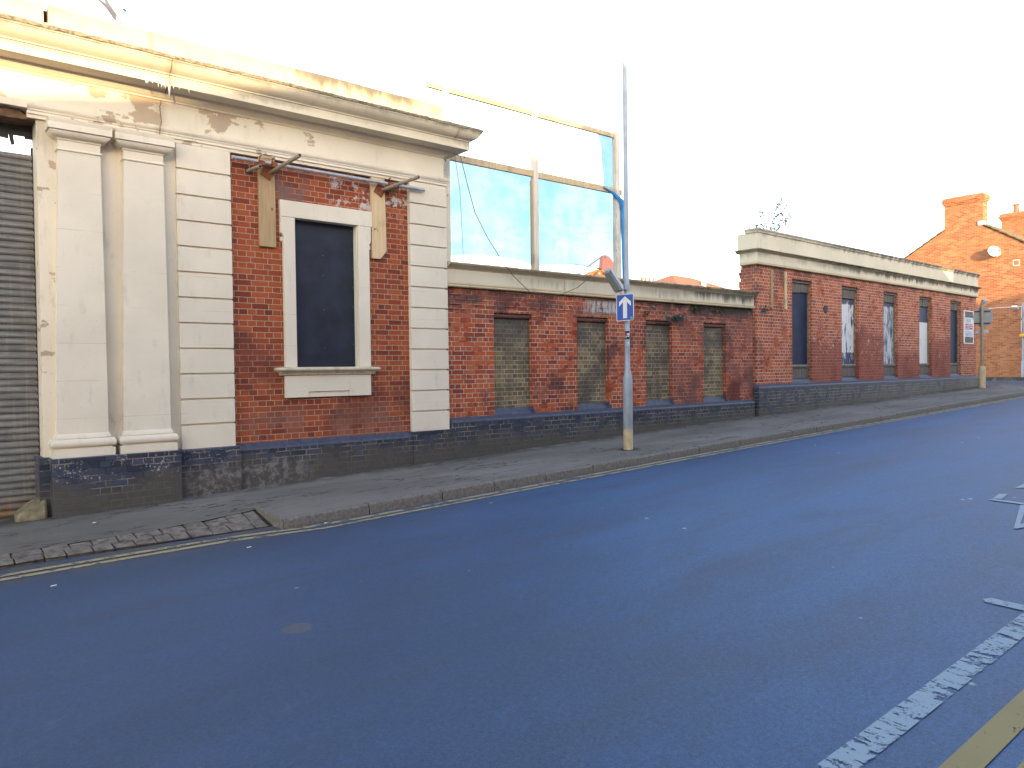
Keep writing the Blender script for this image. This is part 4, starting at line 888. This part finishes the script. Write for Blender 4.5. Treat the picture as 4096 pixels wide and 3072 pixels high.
def net(name, xa, xb, ztop, low, y, label, nx_=36, nz_=14, sag=.03, seed=1, left=None):
    rnd = random.Random(seed); ph = [rnd.uniform(0, 6) for _ in range(6)]; vs = []
    for i in range(nx_+1):
        for j in range(nz_+1):
            s_, t_ = i/nx_, j/nz_
            xl = xa if left is None else left(t_)
            x = xl+(xb-xl)*s_; z = ztop+(low(s_)-ztop)*t_
            yy = y+sag*math.sin(math.pi*s_)*(math.sin(3*t_+ph[0])*.5+.6)+.012*math.sin(9*s_+ph[1]+4*t_)+.008*math.sin(17*s_+11*t_+ph[2])
            vs.append((x, yy, z))
    m_ = MB().add(vs, [(i*(nz_+1)+j, (i+1)*(nz_+1)+j, (i+1)*(nz_+1)+j+1, i*(nz_+1)+j+1) for i in range(nx_) for j in range(nz_)])
    return tag(m_.build(name, M['net'], smooth=True), label, 'netting', 'blue netting on the hoarding frame')
net('debris_netting', 7.02, 8.93, 3.47, lambda s: 1.845+.115*math.sin(math.pi*min(1, s*1.02))**.7, 10.185, 'sheet of pale blue netting in the left bay of the timber frame', seed=1)
net('debris_netting', 8.93, 11.05, 3.46, lambda s: 1.835+.12*math.sin(math.pi*s)**.7, 10.185, 'sheet of pale blue netting in the right bay behind the orange digger bucket', seed=2)
net('debris_netting', 10.56, 11.05, 4.56, lambda s: 3.46, 10.185, 'torn narrow strip of blue netting in the upper right corner of the frame', nx_=12, seed=3, left=lambda t: 10.55+.17*math.sin(math.pi*min(1, t*1.15)*.62)+.02*math.sin(9*t))
tag(MB().tube([(10.66, 10.11, 3.50), (10.90, 10.095, 3.42), (11.12, 10.085, 3.28), (11.165, 10.085, 3.0), (11.18, 10.085, 2.5), (11.19, 10.09, 1.9), (11.20, 10.09, 1.55)], [.012, .030, .060, .046, .042, .036, .040], 9).build('bunched_netting', M['net_thick'], smooth=True), 'rope of bunched dark blue netting hanging down the right frame post', 'netting')
mb = MB()
for xa, xb in ((7.05, 8.88), (8.99, 11.0)):
    pts = []
    for k in range(25):
        s_ = k/24; pts.append((xa+(xb-xa)*s_, 10.18, 1.84+.118*math.sin(math.pi*s_)**.7))
    mb.tube(pts, .0045, 5)
tag(mb.build('net_cord', M['wire']), 'thin cord threaded along the scalloped lower edge of the netting', 'cord')
def wire(pts, r, label, m='wire', name='cable'):
    return tag(MB().tube(pts, r, 6).build(name, M[m], smooth=True), label, 'cable')
wire([(6.72, 9.58, 3.36), (6.793, 9.45, 3.288), (6.919, 9.45, 2.865), (7.056, 9.45, 2.457), (7.297, 9.45, 2.092), (7.545, 9.45, 1.797), (7.801, 9.45, 1.535), (8.229, 9.50, 1.274), (8.60, 9.56, 1.235), (8.914, 9.50, 1.277), (9.277, 9.45, 1.419), (9.685, 9.50, 1.66), (9.72, 9.75, 1.71)], .0055, 'slack dark cable drooping from the cornice end over the low wall coping')
wire([(7.00, 9.9, 3.45), (7.08, 9.88, 2.9), (7.12, 9.9, 2.4), (7.188, 9.95, 1.70)], .0035, 'thin straight cable hanging beside the left frame post')

# ------------------------------------------------------------------ digger behind the wall
DG = thing('excavator', (17.8, 16.2, -1.3), 'orange digger with only its curved bucket and ram showing above the low wall', 'digger')
def side(mb, pts, y0, y1): return mb.prism(pts, 'y', y0, y1)
side(MB(), [(16.723, 3.430), (16.80, 3.435), (16.92, 3.40), (17.04, 3.31), (17.14, 3.19), (17.205, 3.08), (17.235, 2.88), (17.10, 2.74), (16.85, 2.82), (16.62, 2.93), (16.60, 3.0), (16.615, 3.12), (16.64, 3.33), (16.67, 3.40)], 15.84, 15.98).build('bucket', M['orange'], DG, bevel=.01)
mb = MB(); side(mb, [(16.15, 2.78), (16.35, 2.93), (16.62, 3.0), (16.85, 2.99), (16.98, 2.88), (16.9, 2.70), (16.5, 2.66), (16.2, 2.62)], 15.92, 16.22); mb.build('linkage', M['orange'], DG, bevel=.02)
mb = MB()
for x, z, r in ((16.72, 3.385, .032), (16.68, 2.90, .05), (16.42, 2.84, .035)):
    mb.add([(x+r*math.cos(R(30*k)), y, z+r*math.sin(R(30*k))) for y in (15.77, 15.80) for k in range(12)], [tuple(range(12)), tuple(range(23, 11, -1))]+[(k, (k+1) % 12, 12+(k+1) % 12, 12+k) for k in range(12)])
mb.build('pivot_pin', M['chrome'], DG)
MB().tube([(15.55, 15.98, 2.70), (16.10, 15.98, 3.03)], .032, 10).tube([(16.10, 15.98, 3.03), (16.70, 15.98, 3.385)], .020, 10).build('ram', M['chrome'], DG, smooth=True)
mb = MB()
for k in range(3): mb.tube([(16.3, 15.9+.05*k, 2.78), (16.5, 15.88+.05*k, 2.98+.02*k), (16.75, 15.88+.05*k, 3.03+.02*k), (16.9, 15.9+.05*k, 2.90), (16.96, 15.9+.05*k, 2.72)], .012, 6)
mb.tube([(17.22, 15.85, 3.05), (17.32, 15.85, 2.86), (17.40, 15.85, 2.72)], .008, 6); mb.build('hose', M['wire'], DG)
MB().tube([(15.3, 16.07, 2.5), (16.3, 16.07, 2.76)], .13, 8).tube([(15.35, 16.07, 2.45), (16.6, 16.07, .6), (17.8, 16.07, -.1)], .16, 8).build('boom', M['orange'], DG)
side(MB(), [(17.2, -.5), (19.6, -.5), (19.6, .5), (18.9, .6), (18.6, 1.55), (17.5, 1.55), (17.2, .5)], 15.5, 16.7).build('cab', M['orange'], DG, bevel=.05)
for y in (15.3, 16.5): side(MB(), [(17.0, -1.1), (17.3, -1.3), (19.5, -1.3), (19.8, -1.1), (19.8, -.8), (19.5, -.6), (17.3, -.6), (17.0, -.8)], y, y+.4).build('track', M['dark'], DG)

# ------------------------------------------------------------------ corner house and the next chimney
HX = 38.4; hz0 = g(38)-.6
def gz(y): return 6.28+.615*(14.441-y) if y > 13.62 else 6.785-.63*(13.62-y)
H = thing('gable_house', (HX, 13.6, g(38)), 'sunlit orange brick gable end of a house across the side street', 'house')
MB().prism([(9.0, hz0), (18.2, hz0), (18.2, gz(18.2)), (13.62, gz(13.62)), (9.0, gz(9.0))], 'x', HX, HX+12).build('wall', M['brick_house'], H)
mb = MB()
MB_ = mb.add([(HX+.55, 13.62, 6.80), (HX+12, 13.62, 6.80), (HX+12, 8.7, gz(8.7)+.10), (HX+.55, 8.7, gz(8.7)+.10), (HX+.55, 18.5, gz(18.5)+.10), (HX+12, 18.5, gz(18.5)+.10)], [(0, 1, 2, 3), (0, 4, 5, 1)])
for s_, ya, yb in ((1, 12.82, 8.7), (-1, 14.46, 18.5)):
    n = 13; ov = .07 if s_ > 0 else -.004
    for k in range(n):                              # courses of tiles, each overlapping the next
        y0_, y1_ = ya+(yb-ya)*k/n, ya+(yb-ya)*(k+1.12)/n
        mb.add([(HX-ov, y0_, gz(y0_)+.03), (HX+12, y0_, gz(y0_)+.03), (HX+12, y1_, gz(y1_)+.055), (HX-ov, y1_, gz(y1_)+.055), (HX-ov, y0_, gz(y0_)+.085), (HX+12, y0_, gz(y0_)+.085), (HX+12, y1_, gz(y1_)+.12), (HX-ov, y1_, gz(y1_)+.12)],
               [(0, 3, 2, 1), (4, 5, 6, 7), (0, 1, 5, 4), (1, 2, 6, 5), (2, 3, 7, 6), (3, 0, 4, 7)])
rf = mb.build('roof', M['tile'], H)
MB().box(HX-.075, HX+.25, 12.78, 13.02, gz(12.9)-.04, gz(12.9)+.16).build('verge_cap', M['white_plastic'], rf, off=H['_off'], bevel=.02)
def chimney(x, yc, z0, zt, w, parent, off, pots):
    y0_, y1_ = yc-w/2, yc+w/2
    mb = MB().box(x-.012, x+.55, y0_, y1_, z0, zt-.42)
    for k, o_ in enumerate((.0, .03, .065, .10, .10, .06)): mb.box(x-.012-o_, x+.55+o_, y0_-o_, y1_+o_, zt-.42+.07*k, zt-.42+.07*(k+1)-.003)
    c = mb.build('chimney', M['brick_house'], parent, off=off)
    MB().box(x-.02, x+.55, y0_, y1_, zt-.001, zt+.04).build('flaunching', M['sill_stone'], c, off=off)
    for yp, r_, h_, m in pots: MB().lathe([(r_*1.05, zt+.03), (r_*.86, zt+h_*.85), (r_*1.08, zt+h_*.88), (r_*1.08, zt+h_), (r_*.75, zt+h_), (r_*.72, zt+h_*.5)], x+.27, yp, 14).build('pot', m, c, off=off, smooth=True)
chimney(HX, 13.635, 5.4, 7.74, 1.62, rf, H['_off'], [(14.05, .13, .42, M['buff_pot']), (13.55, .13, .42, M['buff_pot']), (13.1, .13, .42, M['buff_pot'])])
MB().box(HX-.006, HX, 11.40, 11.61, 4.33, 4.54).build('airbrick', M['terra'], H)
MB().box(HX-.003, HX, 11.38, 11.63, 4.305, 4.565).build('airbrick_pointing', M['buff_pot'], H)
H2 = thing('terrace_house', (45.5, 13.6, g(45)), 'next brick house up the street with white and red chimney pots', 'house')
MB().prism([(9.0, hz0), (18.2, hz0), (18.2, 4.4), (13.62, 6.8), (9.0, 4.2)], 'x', 50.45, 62).build('wall', M['brick_house'], H2)
mb = MB()
for ya, yb in ((13.62, 8.7), (13.62, 18.5)): mb.add([(50.4, ya, 6.83), (62, ya, 6.83), (62, yb, 4.0), (50.4, yb, 4.0), (50.4, ya, 6.95), (62, ya, 6.95), (62, yb, 4.12), (50.4, yb, 4.12)], [(0, 3, 2, 1), (4, 5, 6, 7), (0, 1, 5, 4), (1, 2, 6, 5), (2, 3, 7, 6), (3, 0, 4, 7)])
r2 = mb.build('roof', M['tile'], H2)
H2.location = (45.5, 13.6, g(45))
chimney(45.5, 13.45, 3.0, 7.86, 1.75, r2, H2['_off'], [(14.02, .15, .50, M['white_plastic']), (13.72, .13, .50, M['terra']), (13.40, .15, .52, M['white_plastic']), (13.0, .14, .5, M['terra'])])
def dish_obj():
    D = thing('satellite_dish', (HX, 12.35, 4.85), 'pale oval satellite dish on the sunlit gable wall', 'satellite dish')
    c = Vector((HX-.20, 12.29, 5.02)); nrm = Vector((-.62, -.74, .26)).normalized(); a = nrm.cross(Vector((0, 0, 1))).normalized(); b_ = a.cross(nrm)
    rings = []
    for r_ in (.0, .35, .7, 1.0): rings.append([tuple(c + a*.30*r_*math.cos(2*math.pi*k/22) + b_*.25*r_*math.sin(2*math.pi*k/22) + nrm*(.05*r_*r_-.05)) for k in range(22)])
    back = [[tuple(Vector(p)-nrm*.008) for p in r_] for r_ in rings]
    MB().rings(rings+back[::-1], caps=False).build('reflector', M['dish'], D, smooth=True)
    f = c + nrm*.32 - b_*.10
    MB().tube([tuple(c-b_*.24), tuple(f)], .012, 6).tube([tuple(c-b_*.1-a*.1), tuple(f)], .008, 6).obox(f, a, b_, nrm, .03, .03, .05).build('feed_arm', M['grey_back'], D)
    MB().tube([(HX, 12.36, 4.86), tuple(c-b_*.12-nrm*.05)], .018, 7).tube([(HX-.02, 12.32, 4.80), (HX-.02, 12.12, 4.80)], .015, 6).build('mount', M['sill_stone'], D)
dish_obj()
wire([(HX-.012, 14.3, 2.47), (HX-.012, 12.6, 2.49), (HX-.012, 11.2, 2.48), (HX-.012, 9.5, 2.47)], .020, 'pale cable run along the shaded lower gable wall', 'wire_white')
ll = MB().obox((HX-.28, 11.46, 2.43), (.9, 0, -.35), (0, 1, 0), (.35, 0, .9), .16, .10, .04).tube([(HX, 11.40, 2.46), (HX-.2, 11.44, 2.46)], .015, 6).build('wall_lamp', M['white_plastic'], bevel=.02); tag(ll, 'small white wall lamp on the gable wall under the shadow line', 'lamp')
mb = MB(); wi = mb.box(HX+1.5, HX+2.6, 8.98, 9.02, .2, 1.8).box(HX+4.0, HX+5.1, 8.98, 9.02, .2, 1.8).build('window', M['glass'], H)

# ------------------------------------------------------------------ signs at the far corner
SX, SY = 28.25, 9.46; sz = zpave(28.2, 9.4)
RS = thing('road_sign', (SX, SY, sz), 'round road sign seen from behind on a thick-footed post at the far corner', 'sign')
MB().lathe([(.105, sz-.1), (.105, -.17), (.095, -.11), (.05, -.085)], SX, SY, 18).build('post_base', M['cream_pole'], RS, smooth=True)
MB().lathe([(.045, -.10), (.045, 2.02), (.0, 2.03)], SX, SY, 14).build('post', M['tube_old'], RS, smooth=True)
q = Vector((.60, -.80, 0)); qn = Vector((.80, .60, 0)); cc = Vector((SX, SY, 1.565))+qn*.06+q*.02
ds = [tuple(cc+q*.44*math.cos(2*math.pi*k/36)+Vector((0, 0, .345*math.sin(2*math.pi*k/36)))) for k in range(36)]
ds = [tuple(cc+q*.03+q*.30*math.cos(2*math.pi*k/36)+Vector((0, 0, .34*math.sin(2*math.pi*k/36)))) for k in range(36)]
MB().rings([ds, [tuple(Vector(p)+qn*.006) for p in ds]]).build('disc', M['grey_back'], RS)
mb = MB()
for zz in (1.75, 1.35): mb.obox(cc+Vector((0, 0, zz-1.565))-qn*.012, q, qn, (0, 0, 1), .24, .012, .018)
mb.build('rail', M['dark'], RS); MB().obox(cc+Vector((0, 0, 1.075-1.565)), q, qn, (0, 0, 1), .19, .012, .058).build('plate', M['galv'], RS)
MB().tube([(SX, SY, 1.98), tuple(Vector((SX, SY, 2.09))-qn*.02+q*.03), tuple(Vector((SX, SY, 2.12))+qn*.05+q*.14)], [.05, .07, .055], 10).build('lantern', M['galv'], RS, smooth=True)
FX, FY = 38.05, 11.13; fz = g(37.6)-.02
FP = thing('sign_post', (FX, FY, fz), 'grey post with edge-on signs and yellow box beside the gable wall', 'post')
MB().lathe([(.085, fz-.1), (.085, .05), (.05, .12)], FX, FY, 16).build('post_base', M['pole_paint'], FP, smooth=True)
MB().lathe([(.055, .08), (.055, 2.62), (0, 2.63)], FX, FY, 14).build('post', M['pole_paint'], FP, smooth=True)
for z0_, z1_ in ((1.92, 2.46), (1.30, 1.86)):
    cz = (z0_+z1_)/2; cq = Vector((FX-.05, FY+.02, cz)); qa = Vector((-.55, .84, 0)); qb = Vector((.84, .55, 0))
    e = [tuple(cq+qb*.0+Vector((-.12, .0, 0))+Vector((-.84, -.30, 0))*.27*math.cos(2*math.pi*k/28)+Vector((0, 0, (z1_-z0_)/2*math.sin(2*math.pi*k/28)))) for k in range(28)]
    MB().rings([e, [(p[0]+.004, p[1]+.012, p[2]) for p in e]]).build('sign_disc', M['white_sign'], FP)
MB().box(FX-.2, FX+.2, FY-.4, FY+.10, 1.13, 1.26).build('yellow_box', M['yellow_box'], FP, bevel=.03)
mb = MB().box(29.72, 29.80, 9.87, 9.95, g(29)-.3, -.50); tag(mb.build('short_post', M['pole_paint'], bevel=.01), 'short grey post at the end of the blue brick plinth', 'post')

# ------------------------------------------------------------------ far roofs beyond the yard
FR = thing('hipped_roof_house', (80.6, 60, 0), 'distant hipped tiled roof showing above the low wall', 'house')
MB().box(74.5, 87, 58, 68, -1, 9.7).build('wall', M['brick_house'], FR)
mb = MB().add([(73.6, 57.4, 9.6), (88, 57.4, 9.6), (88, 68.6, 9.6), (73.6, 68.6, 9.6), (78.6, 62.5, 12.05), (82.6, 62.5, 11.95)], [(0, 1, 5, 4), (1, 2, 5), (2, 3, 4, 5), (3, 0, 4), (0, 3, 2, 1)])
fr2 = mb.build('roof', M['far_tile'], FR); MB().box(80.9, 81.35, 59.2, 59.6, 10, 11.4).build('chimney', M['buff_pot'], fr2, off=FR['_off'])
FC = thing('far_chimney_house', (83, 70, 0), 'distant rooftop with a row of four chimney pots', 'house')
MB().box(78, 88, 70, 79, -1, 9.0).build('wall', M['brick_house'], FC)
cr = MB().prism([(69.6, 9.0), (79.5, 9.0), (74.5, 12.0)], 'x', 77.6, 88.4).build('roof', M['far_tile'], FC)
cs = MB().box(81.4, 85.0, 70.1, 70.8, 9.5, 12.2).build('chimney', M['brick_house'], cr, off=FC['_off'])
for x in (81.85, 82.63, 83.45, 84.35): MB().lathe([(.22, 12.2), (.18, 12.66), (.21, 12.66), (.21, 12.8)], x, 70.4, 12).build('pot', M['terra'], cs, off=FC['_off'], smooth=True)
AE = MB().tube([(84.6, 60.5, 9.8), (84.9, 60, 12.3)], .03, 6)
AE.tube([(84.2, 60, 12.42), (85.6, 60, 12.12)], .02, 6)
for k in range(6): x = 84.3+.24*k; AE.tube([(x, 59.6, 12.40-.05*k), (x, 60.4, 12.40-.05*k)], .015, 5)
tag(AE.build('roof_aerial', M['dark']), 'tiny television aerial above the distant hipped roof', 'aerial')

# ------------------------------------------------------------------ plants
def leaf(mb, p, d, l, w, n=Vector((0, 0, 1))):
    d = Vector(d).normalized(); s_ = d.cross(n).normalized()*w; p = Vector(p)
    mb.add([tuple(p), tuple(p+d*l*.45+s_), tuple(p+d*l+Vector((0, 0, -l*.12))), tuple(p+d*l*.45-s_)], [(0, 1, 2, 3)])
BD = thing('buddleia_bush', (16.4, 10.0, 3.1), 'sparse self-seeded buddleia with arching stems growing on the parapet', 'plant')
rnd = random.Random(17); sm, lf, sd_ = MB(), MB(), MB()
tips = [(14.98, 3.33), (15.30, 3.64), (15.62, 3.58), (15.9, 3.80), (16.15, 3.86), (16.4, 3.95), (16.62, 3.82), (16.9, 3.72), (17.29, 4.04), (17.24, 3.82), (17.5, 3.74), (17.25, 3.60), (17.3, 3.44), (16.75, 3.58), (15.75, 3.30), (15.45, 3.22)]
for i, (tx, tz) in enumerate(tips):
    bx = 16.35+rnd.uniform(-.18, .18); by = 9.98+rnd.uniform(-.04, .08); ty = by+rnd.uniform(-.35, .35)
    p0, p2 = Vector((bx, by, 3.10)), Vector((tx, ty, tz)); p1 = (p0+p2)/2+Vector((0, 0, .18+.1*abs(tx-bx)))
    pts = [(1-t)**2*p0+2*t*(1-t)*p1+t*t*p2 for t in fr(0, 1, 10)]
    sm.tube(pts, [.0055-.0004*k for k in range(11)], 5)
    dr = (pts[-1]-pts[-2]).normalized()
    for k in range(18):                                                              # drooping seed head
        q_ = pts[-1]+dr*(.012*k)-Vector((0, 0, .0006*k*k)); leaf(sd_, q_, (rnd.uniform(-1, 1), rnd.uniform(-1, 1), rnd.uniform(-.5, .8)), .055-.0018*k, .017)
    dens = 26 if i in (4, 5, 6, 9, 13) else 14
    for k in range(dens):
        t = rnd.uniform(.12, .95); q_ = pts[int(t*10)]+(pts[int(t*10)+1]-pts[int(t*10)])*(t*10 % 1)
        for s_ in (-1, 1): leaf(lf, q_, (s_*rnd.uniform(.4, 1), rnd.uniform(-.8, .8), rnd.uniform(-.35, .5)), rnd.uniform(.06, .12), rnd.uniform(.014, .024))
sm.build('stem', M['stem'], BD); lf.build('foliage', M['leaf'], BD); sd_.build('seed_heads', M['leaf_dry'], BD)
sm = MB(); rnd = random.Random(5)
for k in range(9):
    x = 17.35+rnd.uniform(-.12, .25); a = rnd.uniform(-.5, .6); l = rnd.uniform(.10, .32); sm.tube([(x, 9.95, 3.10), (x+a*l*.5, 9.95, 3.13+l*.6), (x+a*l, 9.95+rnd.uniform(-.05, .05), 3.12+l)], [.004, .003, .0015], 4)
tag(sm.build('dead_twigs', M['stem']), 'few leafless twigs on the parapet to the right of the buddleia', 'twigs')
NP = thing('wall_plant', (12.2, 9.66, .95), 'grey-green shrub rooted in the brickwork above the third blocked opening', 'plant')
rnd = random.Random(23); sm, lf = MB(), MB()
for k in range(26):
    bx = rnd.uniform(12.0, 12.5); bz = rnd.uniform(.95, 1.02); l = rnd.uniform(.10, .34); a = rnd.uniform(-1.0, .7); dz = rnd.uniform(-.55, .45)
    p0 = Vector((bx, 9.69, bz)); p1 = p0+Vector((a*l*.5, -.05-.10*rnd.random(), .05+dz*l*.3)); p2 = p0+Vector((a*l, -.07-.16*rnd.random(), dz*l)); pts = [(1-t)**2*p0+2*t*(1-t)*p1+t*t*p2 for t in fr(0, 1, 6)]
    sm.tube(pts, [.005, .0045, .004, .0035, .003, .002, .0015], 4)
    for j in range(16):
        q_ = pts[rnd.randint(1, 6)]; leaf(lf, q_, (rnd.uniform(-1, 1), rnd.uniform(-1, .3), rnd.uniform(-.5, .5)), rnd.uniform(.035, .075), rnd.uniform(.008, .015))
sm.build('stem', M['stem'], NP); lf.build('foliage', M['leaf'], NP)
rnd = random.Random(31); i = 0
WL = ['small tuft of weeds under the coping left of the fourth blocked opening', 'small tuft of weeds under the coping above the fourth blocked opening', 'tiny weed low in the brick joint left of the wall shrub', 'wiry weed clump at the junction of the low and tall brick walls']
for x, y, z, sz_ in ((12.95, 9.66, 1.22, .17), (13.75, 9.66, 1.20, .15), (11.35, 9.68, 1.05, .10), (15.55, 9.72, 1.30, .24)):
    mb = MB()
    for k in range(46):
        d = Vector((rnd.uniform(-1, 1), rnd.uniform(-1.0, -.05), rnd.uniform(-.7, .8))); leaf(mb, (x+rnd.uniform(-sz_, sz_)*.8, y, z+rnd.uniform(-.05, .05)), d, rnd.uniform(.4, 1)*sz_*.8, .006+.01*rnd.random())
    tag(mb.build('weed_tuft', M['grass'] if i < 3 else M['leaf']), WL[i], 'weed', 'weeds growing in the brickwork'); i += 1

# ------------------------------------------------------------------ gull landing on the parapet
def gull():
    G = thing('gull', (2.15, 9.88, 4.09), 'gull with raised wings landing on the cream parapet', 'bird')
    c = Vector((2.150, 9.88, 4.225))
    def skin(nodes, edges, name, m, sub=2):
        me = bpy.data.meshes.new(name); me.from_pydata([tuple(Vector(p)-Vector(G['_off'])) for p, r_ in nodes], edges, []); me.update()
        o = bpy.data.objects.new(name, me); COL.objects.link(o); md = o.modifiers.new('skin', 'SKIN'); sv = me.skin_vertices[0].data
        for k, (p, r_) in enumerate(nodes): sv[k].radius = (r_, r_)
        sv[0].use_root = True; s_ = o.modifiers.new('sub', 'SUBSURF'); s_.levels = sub; s_.render_levels = sub; me.materials.append(m); o.parent = G; return o
    skin([((2.105, 9.89, 4.16), .022), ((2.135, 9.885, 4.19), .045), ((2.165, 9.88, 4.235), .050), ((2.185, 9.87, 4.275), .036), ((2.192, 9.865, 4.30), .028), ((2.202, 9.86, 4.318), .026), ((2.06, 9.90, 4.135), .014)], [(0, 1), (1, 2), (2, 3), (3, 4), (4, 5), (0, 6)], 'body', M['gull_white'])
    skin([((2.178, 9.862, 4.318), .014), ((2.198, 9.858, 4.332), .025), ((2.216, 9.852, 4.315), .018)], [(0, 1), (1, 2)], 'head_cap', M['gull_dark'])
    MB().tube([(2.214, 9.85, 4.312), (2.238, 9.84, 4.300), (2.248, 9.838, 4.290)], [.007, .005, .001], 7).build('bill', M['orange'], G)
    def wing(root, mid, tip, ch, name, m):
        root, mid, tip = map(Vector, (root, mid, tip)); up_r, lo_r = [], []
        for t in fr(0, 1, 12):
            p = (1-t)**2*root+2*t*(1-t)*mid+t*t*tip; w = ch*(1-t)**.55*(1 if t > .15 else .75+t*1.6); dcam = Vector((.62, .30, .60)).normalized()
            up_r.append((p, w, dcam))
        rings = [[tuple(p-d_*w*.5), tuple(p+Vector((0, -.006, .004))*(1-i/13)), tuple(p+d_*w*.5), tuple(p+Vector((0, .006, -.002))*(1-i/13))] for i, (p, w, d_) in enumerate(up_r)]
        MB().rings(rings).build(name, m, G, smooth=True)
    wing((2.115, 9.87, 4.20), (2.02, 9.80, 4.31), (1.845, 9.76, 4.355), .085, 'wing', M['gull_grey'])
    wing((2.125, 9.91, 4.22), (2.07, 9.99, 4.36), (2.00, 10.05, 4.55), .095, 'wing', M['gull_grey'])
    MB().rings([[(2.075, 9.885, 4.15), (2.075, 9.915, 4.15), (2.08, 9.915, 4.14), (2.08, 9.885, 4.14)], [(2.03, 9.875, 4.118), (2.03, 9.935, 4.118), (2.034, 9.935, 4.112), (2.034, 9.875, 4.112)]]).build('tail', M['gull_white'], G)
    for y in (9.87, 9.895): MB().tube([(2.13, y, 4.17), (2.135, y-.005, 4.12), (2.14, y-.01, 4.088)], .005, 6).box(2.13, 2.165, y-.025, y+.005, 4.086, 4.092).build('leg', M['orange'], G)
gull()

# ------------------------------------------------------------------ litter
LIT = [(1.60, 8.95, 'white', 'white scrap of paper on the pavement below the twin pilasters'), (2.55, 7.05, 'orange', 'cigarette end with an orange tip lying on the road near the dropped kerb'), (.95, 7.02, 'orange', 'cigarette end on the road just below the yellow lines at the far left'), (3.12, 7.80, 'white', 'white litter scrap at the end of the first kerb stone'), (3.55, 7.50, 'white', 'white scrap in the gutter hollow by the kerb')]
LP = {0: (1.62, 9.28), 1: None}
for k, (x, y, cl, lab) in enumerate(LIT):
    zf = zpave(x, y) if y > 7.9 else zroad(x, y)
    o = MB().tube([(x-.022, y, zf+.006), (x+.006, y+.006, zf+.006)], .0045, 7).tube([(x+.006, y+.006, zf+.006), (x+.02, y+.009, zf+.006)], .0046, 7) if cl == 'orange' else MB().add([(x-.03, y-.012, zf+.006), (x+.02, y-.02, zf+.012), (x+.032, y+.010, zf+.004), (x-.012, y+.018, zf+.014)], [(0, 1, 2, 3)])
    tag(o.build('litter', M['white_sign'] if cl == 'white' else M['buff_pot']), lab, 'litter', 'litter along the kerb')

# ------------------------------------------------------------------ unseen buildings behind the camera, rooflines shaped to throw the shade
def opposite(label, x0, x1, front, roofpts, m, depth=9):
    o = thing('shade_building', ((x0+x1)/2, front, g((x0+x1)/2)), label, 'building', 'unseen buildings added for their shade'); zb_ = -2.6
    MB().prism([(x0, zb_), (x1, zb_)]+[(x, z) for x, z in roofpts[::-1]], 'y', front-depth, front).build('wall', m, o)
    mb = MB()
    for (xa, za), (xb, zb2) in zip(roofpts, roofpts[1:]): mb.add([(xa, front+.03, za+.005), (xb, front+.03, zb2+.005), (xb, front-depth-.03, zb2+.005), (xa, front-depth-.03, za+.005), (xa, front+.03, za+.10), (xb, front+.03, zb2+.10), (xb, front-depth-.03, zb2+.10), (xa, front-depth-.03, za+.10)], [(0, 3, 2, 1), (4, 5, 6, 7), (0, 1, 5, 4), (1, 2, 6, 5), (2, 3, 7, 6), (3, 0, 4, 7)])
    mb.build('roof', M['tile'], o)
    n = max(1, int((x1-x0)/3)); 
    for k in range(n):
        xc = x0+(k+.5)*(x1-x0)/n
        w = MB().box(xc-.55, xc+.55, front, front+.05, -.2+g(xc)+1.6, 1.4+g(xc)+1.6).build('window', M['white_plastic'], o); MB().box(xc-.48, xc+.48, front+.0505, front+.055, -.12+g(xc)+1.6, 1.32+g(xc)+1.6).build('pane', M['glass'], w, off=o['_off'])
opposite('unseen brick workshop across the street, roofline shaped to shade the facade', -9.5, 4.6, -3.0, [(-9.5, 4.28), (-1.0, 5.74), (2.7, 5.86), (3.5, 6.50), (3.9, 6.78), (4.55, 6.90), (4.6, 6.3)], M['brick_b2'])
opposite('unseen flat-topped brick shop across the street, height set to cast shade', 4.65, 18.2, -3.0, [(4.65, 5.9), (18.2, 5.7)], M['brick_house'])
opposite('unseen brick garage across the street, kept low to let sun through', 18.25, 20.8, -3.0, [(18.25, 4.98), (20.8, 4.72)], M['brick_b2'])
opposite('unseen long brick terrace across the street, height set to cast shade', 20.85, 46, -3.0, [(20.85, 5.36), (46, 5.20)], M['brick_house'])
for o in bpy.data.objects:
    if '_off' in o: del o['_off']
